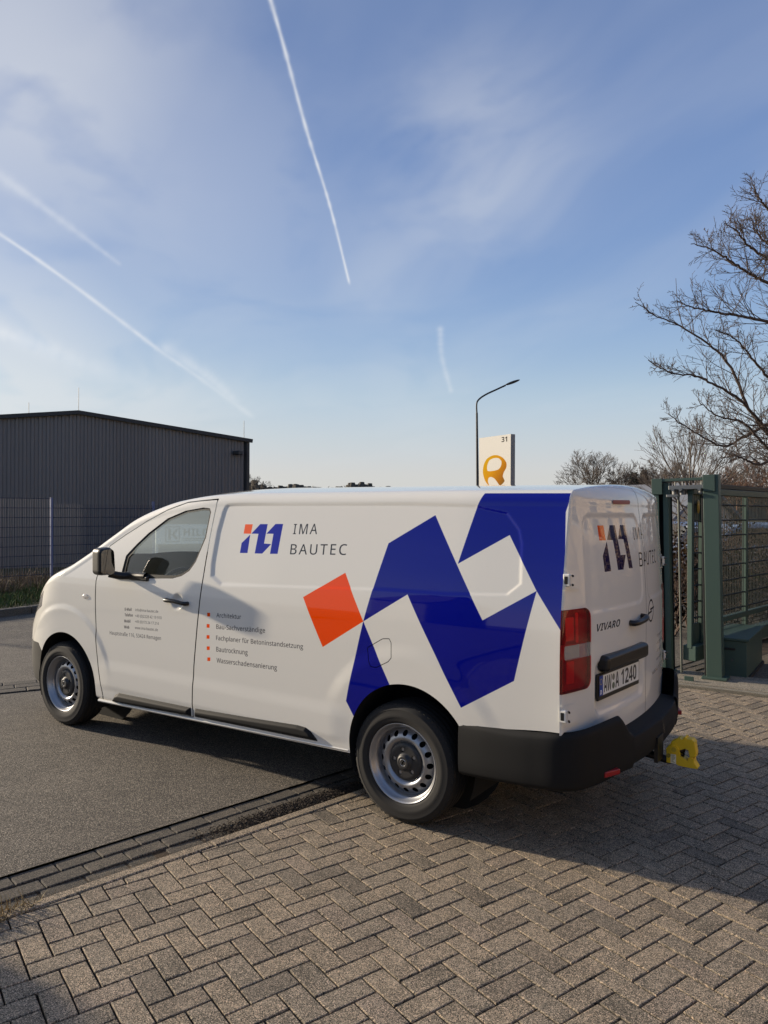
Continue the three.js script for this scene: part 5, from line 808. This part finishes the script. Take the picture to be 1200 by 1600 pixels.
function bareTree(label, pos, H, seed, col, o = {}, group) {
  const t = thing('bare_tree', label, 'tree', pos, 0, group), r = mulberry(seed), stem = new Twigs(), crown = new Twigs();
  const opt = Object.assign({ step: H / 14, wander: 0.07, up: 0.035, tip: 0.012, levels: 4, kids: [9, 7, 6, 5], from: 0.2, ang: [0.35, 0.8], ratio: [0.48, 0.72] }, o);
  const top = V((r() - 0.5) * H * 0.1, H * 0.55, (r() - 0.5) * H * 0.1), pts = [V(0, -0.1, 0), V(top.x * 0.3, H * 0.2, top.z * 0.3), V(top.x * 0.7, H * 0.4, top.z * 0.7), top]; stem.path(pts, H * 0.022, H * 0.010, 7);
  const n = opt.kids[0]; for (let i = 0; i < n; i++) { const f = lerp(0.22, 1, (i + r()) / n), p = V(0, 0, 0).lerpVectors(pts[1], top, f), a = i * 2.4 + r(), el = lerp(0.25, 1.25, f * f); shoot(crown, r, p, V(Math.cos(a) * Math.cos(el), Math.sin(el), Math.sin(a) * Math.cos(el)), H * lerp(0.50, 0.40, f) * (0.8 + 0.4 * r()), H * 0.008, 1, opt); }
  const m = bark(col); mesh('trunk', stem.geo(), m, t); mesh('crown', crown.geo(), m, t); return t;
}
{ // the large tree leaning in from the right: limbs follow the photograph, their distance is that of the trunk
  const D = 11, base = gnd(1420, 1010), r = mulberry(4242), t = thing('bare_tree', 'large bare tree with budding twigs reaching over the green gate', 'tree', [base.x, 0, base.z]), org = V(base.x, 0, base.z);
  const stem = new Twigs(), crown = new Twigs(); const w = (x, y, d) => atDepth(x, y, d).sub(org);
  const fork = w(1345, 740, 11.4); stem.path([V(0, -0.1, 0), V(0, 0.7, 0).lerp(fork, 0.3), fork, w(1332, 580, 11.4), w(1318, 450, 11.2), w(1305, 380, 11)], 0.17, 0.05, 8);
  const limbs = [[[1345, 760], [1240, 712], [1197, 676], [1170, 638], [1136, 566], [1111, 542], [1067, 511], [1032, 497], [993, 473]], [[1345, 750], [1255, 705], [1200, 672], [1163, 631], [1122, 604], [1087, 588], [1046, 582], [1012, 563]], [[1345, 770], [1260, 690], [1200, 664], [1163, 683], [1129, 697], [1094, 680], [1063, 662], [1043, 645]], [[1335, 600], [1260, 530], [1200, 504], [1156, 494], [1115, 487], [1081, 480], [1056, 470]], [[1330, 560], [1255, 470], [1200, 442], [1173, 429], [1142, 408], [1115, 391], [1080, 380]], [[1325, 500], [1250, 425], [1200, 404], [1170, 384], [1153, 363], [1132, 348]], [[1315, 440], [1255, 372], [1210, 335], [1188, 312], [1178, 296]], [[1322, 480], [1255, 415], [1205, 385], [1182, 362], [1172, 338]], [[1345, 790], [1270, 745], [1215, 722], [1180, 725], [1150, 712], [1128, 716]], [[1345, 760], [1260, 640], [1210, 600], [1175, 560], [1150, 530], [1120, 515]], [[1345, 780], [1250, 730], [1200, 700], [1160, 660], [1120, 650], [1090, 625]]];
  const opt = { step: 0.09, wander: 0.085, up: 0.035, tip: 0.0024, levels: 3, kids: [0, 5, 3, 2], from: 0.15, ang: [0.4, 0.95], ratio: [0.40, 0.70] };
  limbs.forEach((l, i) => {
    const d0 = 11.4, d1 = 9.8 + 2.2 * r(), c = new THREE.CatmullRomCurve3(l.map((p, k) => w(p[0], p[1], lerp(d0, d1, k / (l.length - 1))))), pts = c.getPoints(46); for (let k = 4; k < pts.length; k++) pts[k].addScaledVector(rv(r), 0.012);
    crown.path(pts, 0.034, 0.0055, 5);
    const kids = 26; for (let k = 0; k < kids; k++) { const f = lerp(0.12, 0.99, (k + r()) / kids), q = f * 45, a = Math.floor(q), p = pts[a].clone().lerp(pts[a + 1], q - a), ax = pts[a + 1].clone().sub(pts[a]).normalize(), side = rv(r).add(V(0, 0.35, 0)).cross(ax).cross(ax).negate().normalize(); const an = lerp(0.45, 1.2, r());
      shoot(crown, r, p, ax.multiplyScalar(Math.cos(an)).addScaledVector(side, Math.sin(an)), lerp(0.85, 0.26, f) * (0.45 + 0.85 * r()) * (i > 4 ? 0.75 : 1), lerp(0.010, 0.005, f), 1, opt); }
  });
  { const pts = [w(1067, 511, 10.6), w(1061, 490, 10.6), w(1058, 470, 10.6), w(1056, 435, 10.6)]; crown.path(pts, 0.007, 0.003, 4); }
  const m = bark([0.085, 0.062, 0.05]); mesh('trunk', stem.geo(), m, t); mesh('crown', crown.geo(), m, t);
  // buds on the twigs of the crown
  const pos = crown.p, bud = []; for (let k = 0; k < pos.length; k += 54 * 9) bud.push(new THREE.OctahedronGeometry(0.006 + 0.004 * r(), 0).translate(pos[k], pos[k + 1], pos[k + 2])); const bm = mesh('buds', merge(bud), m, t); bm.userData.kind = 'stuff';
}
{ // trees beyond
  const put = (label, px, top, D, seed, col, o) => { const p = atDepth(px, 800, D); bareTree(label, [p.x, -0.05, p.z], CAM.y + (800 - top) / FOC * D, seed, col, o, 'trees beyond the yard'); };
  put('broad bare tree standing free at the open end of the tree row', 925, 714, 75, 11, [0.10, 0.08, 0.065], { tip: 0.012, kids: [12, 8, 6, 5] });
  put('bare tree in the row beyond the yard, beside the dark evergreen', 972, 730, 80, 12, [0.09, 0.07, 0.055], { tip: 0.013, kids: [11, 8, 6, 5] });
  put('bare tree in the row beyond the yard, behind the guide frame', 1042, 722, 72, 13, [0.11, 0.08, 0.06], { tip: 0.012, kids: [12, 8, 6, 5] });
  put('thin many-stemmed bare tree rising behind the guide frame', 1078, 672, 30, 14, [0.11, 0.09, 0.075], { tip: 0.006, kids: [14, 6, 5, 4], ang: [0.25, 0.6], up: 0.06 });
  put('reddish bare tree behind the sliding gate', 1150, 728, 62, 15, [0.16, 0.09, 0.06], { tip: 0.012, kids: [12, 8, 6, 5] });
  put('tall bare tree behind the sliding gate, beside the reddish one', 1200, 712, 66, 16, [0.12, 0.08, 0.06], { tip: 0.012, kids: [12, 8, 6, 5] });
  put('low bare tree in the row, behind the pale house', 1010, 738, 78, 18, [0.10, 0.075, 0.06], { tip: 0.013, kids: [12, 8, 6, 5] });
  put('dense bare tree between the thin tree and the reddish one', 1108, 738, 70, 19, [0.12, 0.085, 0.065], { tip: 0.013, kids: [13, 8, 6, 5] });
  put('small bare tree standing beside the warehouse corner', 400, 748, 120, 17, [0.10, 0.085, 0.07], { tip: 0.02, kids: [9, 7, 5, 4] });
  for (const [px, top, D, s, lb] of [[990, 738, 77, 3, 'dark narrow evergreen tree among the bare trees'], [1006, 734, 82, 4, 'dark evergreen tree beside the narrow one']]) { // evergreens
    const p = atDepth(px, 800, D), H = CAM.y + (800 - top) / FOC * D, t = thing('evergreen_tree', lb, 'tree', [p.x, -0.05, p.z], 0, 'evergreens beyond the yard'), r = mulberry(700 + s), T = new Twigs();
    const st_ = new Twigs(); st_.path([V(0, 0, 0), V(0, H * 0.95, 0)], 0.14, 0.03, 6); for (let k = 0; k < 620; k++) { const f = Math.pow(r(), 0.8), y = H * (0.08 + 0.9 * f), R = H * 0.20 * (1.05 - f), a = r() * 6.283; const A = V(0, y, 0), B = V(Math.cos(a) * R * (0.6 + 0.5 * r()), y - 0.25 * R + 0.3 * r(), Math.sin(a) * R * (0.6 + 0.5 * r())); for (let q = 0; q < 4; q++) { const c = A.clone().lerp(B, 0.35 + 0.65 * r()); T.seg(c, c.clone().add(rv(r).multiplyScalar(0.42)).add(V(0, -0.1, 0)), 0.09, 0.02, 3); } }
    mesh('trunk', st_.geo(), bark([0.06, 0.045, 0.035]), t); mesh('crown', T.geo(), std({ color: rgb(0.022, 0.032, 0.018), roughness: 0.95 }), t);
  }
  { // far wood on the skyline
    const r = mulberry(55), T = new Twigs(); for (let k = 0; k < 2600; k++) { const px = lerp(300, 1230, r()), D = lerp(210, 300, r()), ht = px > 640 && px < 900 ? 4.2 : 7.6 + 2.6 * vnoise(px * 0.035, 1, 3); const p = atDepth(px, 800, D); p.y = 0; const h = ht * (0.86 + 0.22 * r()); T.seg(p, p.clone().add(V((r() - 0.5) * 2, h, (r() - 0.5) * 2)), 2.4, 0.7, 5); for (let q = 0; q < 5; q++) { const c = p.clone().add(V((r() - 0.5) * 3, h * (0.5 + 0.4 * r()), (r() - 0.5) * 3)); T.seg(c, c.clone().add(V((r() - 0.5) * 2, 1.6 * r(), (r() - 0.5) * 2)), 0.3, 0.03, 3); } }
    const m = mesh('distant_wood', T.geo(), std({ color: rgb(0.10, 0.092, 0.078), roughness: 1 })); m.userData = { label: 'low dark strip of distant woodland along the horizon', category: 'woodland', kind: 'stuff' };
  }
}
function shrub(label, pos, w, h, seed, cols, n = 500, group) { // stems with small leaves
  const t = thing('shrub', label, 'shrub', pos, 0, group), r = mulberry(seed), T = new Twigs(), opt = { step: 0.12, wander: 0.16, up: 0.03, tip: 0.003, levels: 3, kids: [0, 6, 4, 3], from: 0.2, ang: [0.3, 0.9], ratio: [0.35, 0.6] };
  for (let k = 0; k < 16; k++) { const a = r() * 6.283, s = r() * 0.5; shoot(T, r, V(Math.cos(a) * w * 0.2, 0, Math.sin(a) * w * 0.2), V(Math.cos(a) * s, 1, Math.sin(a) * s), h * (0.6 + 0.4 * r()), 0.012, 1, opt); }
  mesh('stems', T.geo(), bark([0.09, 0.06, 0.045]), t);
  const P = [], N = []; for (let k = 0; k < n; k++) { const a = r() * 6.283, q = Math.sqrt(r()), y = h * (0.1 + 0.85 * r()), R = w * 0.5 * Math.sqrt(Math.max(0.05, 1 - (y / h - 0.45) ** 2 * 2.4)) * q, c = V(Math.cos(a) * R, y, Math.sin(a) * R), u = rv(r).normalize().multiplyScalar(0.035), v = rv(r).normalize().multiplyScalar(0.03); const nn = u.clone().cross(v).normalize(); for (const p of [c.clone().sub(u), c.clone().add(v), c.clone().add(u), c.clone().sub(u), c.clone().add(u), c.clone().sub(v)]) { P.push(p.x, p.y, p.z); N.push(nn.x, nn.y, nn.z); } }
  const g = new THREE.BufferGeometry(); g.setAttribute('position', new THREE.Float32BufferAttribute(P, 3)); g.setAttribute('normal', new THREE.Float32BufferAttribute(N, 3)); mesh('foliage', g, std({ color: rgb(...cols), roughness: 0.9, side: THREE.DoubleSide }), t).userData.kind = 'stuff';
}
{
  const g = 'shrubs behind the gate'; const P = (x, D) => { const p = atDepth(x, 800, D); return [p.x, -0.02, p.z]; };
  shrub('green brown shrub behind the drive cabinet', P(1150, 11.5), 1.5, 0.9, 1, [0.075, 0.085, 0.03], 900, g); shrub('russet shrub behind the front end of the sliding gate', P(1085, 11), 1.3, 1.3, 2, [0.10, 0.065, 0.035], 700, g); shrub('bare brown shrub between the van and the guide frame', P(1026, 10.5), 1.2, 1.45, 3, [0.09, 0.055, 0.04], 350, g); shrub('low olive shrub in the yard behind the mesh', P(1195, 12.5), 1.8, 1.2, 4, [0.08, 0.08, 0.035], 900, g); shrub('tall bare shrub in the yard behind the mesh', P(1120, 14), 2.0, 1.8, 5, [0.10, 0.08, 0.05], 600, g); shrub('wide brown shrub in front of the parked cars', P(1170, 16), 2.6, 1.5, 6, [0.09, 0.07, 0.045], 800, g); shrub('tangled brown shrub beside the footing', P(1052, 13), 1.6, 1.5, 7, [0.085, 0.06, 0.045], 500, g);
  // hedge to the right of the cabinet, mirrored in the rear doors
  for (let k = 0; k < 6; k++) shrub('dark evergreen hedge bush along the boundary beyond the cabinet', [-1.9 - k * 1.15, 0, 6.3 + 0.2 * k], 1.5, 2.1, 20 + k, [0.03, 0.034, 0.02], 2600, 'hedge bushes along the boundary');
}
{ // grass and dry weeds on the verge, litter in the gutter
  const blade = (w, h, b) => { const g = new THREE.BufferGeometry(); g.setAttribute('position', new THREE.Float32BufferAttribute([-w, 0, 0, w, 0, 0, -w * 0.7, h * 0.55, b * 0.35, w, 0, 0, w * 0.7, h * 0.55, b * 0.35, -w * 0.7, h * 0.55, b * 0.35, -w * 0.7, h * 0.55, b * 0.35, w * 0.7, h * 0.55, b * 0.35, 0, h, b], 3)); g.computeVertexNormals(); return g; };
  const field = (name, label, cat, n, seed, geo, spot, col, sc) => { const r = mulberry(seed), m = new THREE.InstancedMesh(geo, std({ color: 0xffffff, roughness: 0.95, side: THREE.DoubleSide }), n), q = new THREE.Quaternion(), e = new THREE.Euler(), M4 = new THREE.Matrix4(); for (let k = 0; k < n; k++) { const p = spot(r), s = sc(r, p); e.set((r() - 0.5) * 0.7, r() * 6.283, (r() - 0.5) * 0.7); q.setFromEuler(e); M4.compose(p, q, V(s[0], s[1], s[0])); m.setMatrixAt(k, M4); m.setColorAt(k, col(r, p)); } m.name = name; m.castShadow = m.receiveShadow = true; m.userData = { label, category: cat, kind: 'stuff' }; scene.add(m); };
  const kerbX = (z) => z < 2.2 ? lerp(9.2, 9.62, (z + 14) / 16.2) : lerp(9.62, 10.6, (z - 2.2) / 11.8);
  field('grass', 'short winter grass on the verge behind the far kerb', 'grass', 26000, 61, blade(0.006, 0.11, 0.04), (r) => { const z = lerp(-5, 12, r()); return V(kerbX(z) + 0.16 + 3.4 * Math.pow(r(), 0.8), 0.10, z); }, (r) => rgb(0.05 + 0.05 * r(), 0.075 + 0.045 * r(), 0.018 + 0.015 * r()), (r, p) => { const c = 0.6 + 1.1 * vnoise(p.x * 1.3, p.z * 1.3, 4); return [1 + r(), c * (0.6 + 0.8 * r())]; });
  const F0 = atDepth(81, 800, 15.7), F1 = atDepth(240, 800, 17.6), fd = F1.clone().sub(F0).setY(0).normalize(), fn = V(fd.z, 0, -fd.x); if (fn.dot(FW) > 0) fn.negate();
  field('dry_weeds', 'tall dry brown weeds along the foot of the mesh fence', 'weeds', 14000, 62, blade(0.005, 0.5, 0.12), (r) => F0.clone().addScaledVector(fd, lerp(-6, 9, r())).addScaledVector(fn, lerp(-1.2, 0.9, r())).setY(0.1), (r) => { const k = 0.6 + 0.7 * r(); return rgb(0.20 * k, 0.14 * k, 0.085 * k); }, (r, p) => [0.7 + r(), (0.35 + 0.9 * r() * r()) * (0.5 + 0.9 * vnoise(p.x * 0.9, p.z * 0.9, 9))]);
  field('dry_grass_tuft', 'straw coloured tuft of dead grass at the end of the kerb', 'grass', 420, 63, blade(0.0025, 0.07, 0.05), (r) => { const p = st(0.30 + 0.10 * (r() - 0.5), -2.95 + 0.30 * (r() + r() - 1)); p.y = -0.006; return p; }, (r) => { const k = 0.6 + 0.6 * r(); return rgb(0.34 * k, 0.26 * k, 0.13 * k); }, (r) => [1, 0.5 + 0.8 * r()]);
  const crumb = new THREE.TetrahedronGeometry(0.006, 0);
  field('leaf_litter', 'dark crumbled leaf litter and soil in the gutter beside the rear wheel', 'litter', 5200, 64, crumb, (r) => { const u = r() + r() - 1, p = st(0.40 + 0.055 * (r() + r() - 1) * 1.6 + 0.02, -1.10 + 0.75 * u); p.y = -0.012 + 0.010 * r(); return p; }, (r) => { const k = 0.5 + r(); return rgb(0.05 * k, 0.036 * k, 0.024 * k); }, (r) => [0.35 + 1.1 * r(), 0.3 + 0.6 * r()]);
  field('sand_grit', 'pale sand and grit lying along the kerb and between pavers', 'grit', 9000, 65, crumb, (r) => { const t = lerp(-3.4, 0.3, r()), p = st(0.33 + 0.10 * (r() + r() + r() - 1.5), t); p.y = -0.004 - 0.012 * sst(0.33, 0.38, p.x * GN.x + p.z * GN.z); return p; }, (r) => { const k = 0.6 + 0.7 * r(); return rgb(0.20 * k, 0.155 * k, 0.10 * k); }, (r) => [0.15 + 0.35 * r(), 0.15 + 0.3 * r()]);
}
renderer.render(scene, camera);
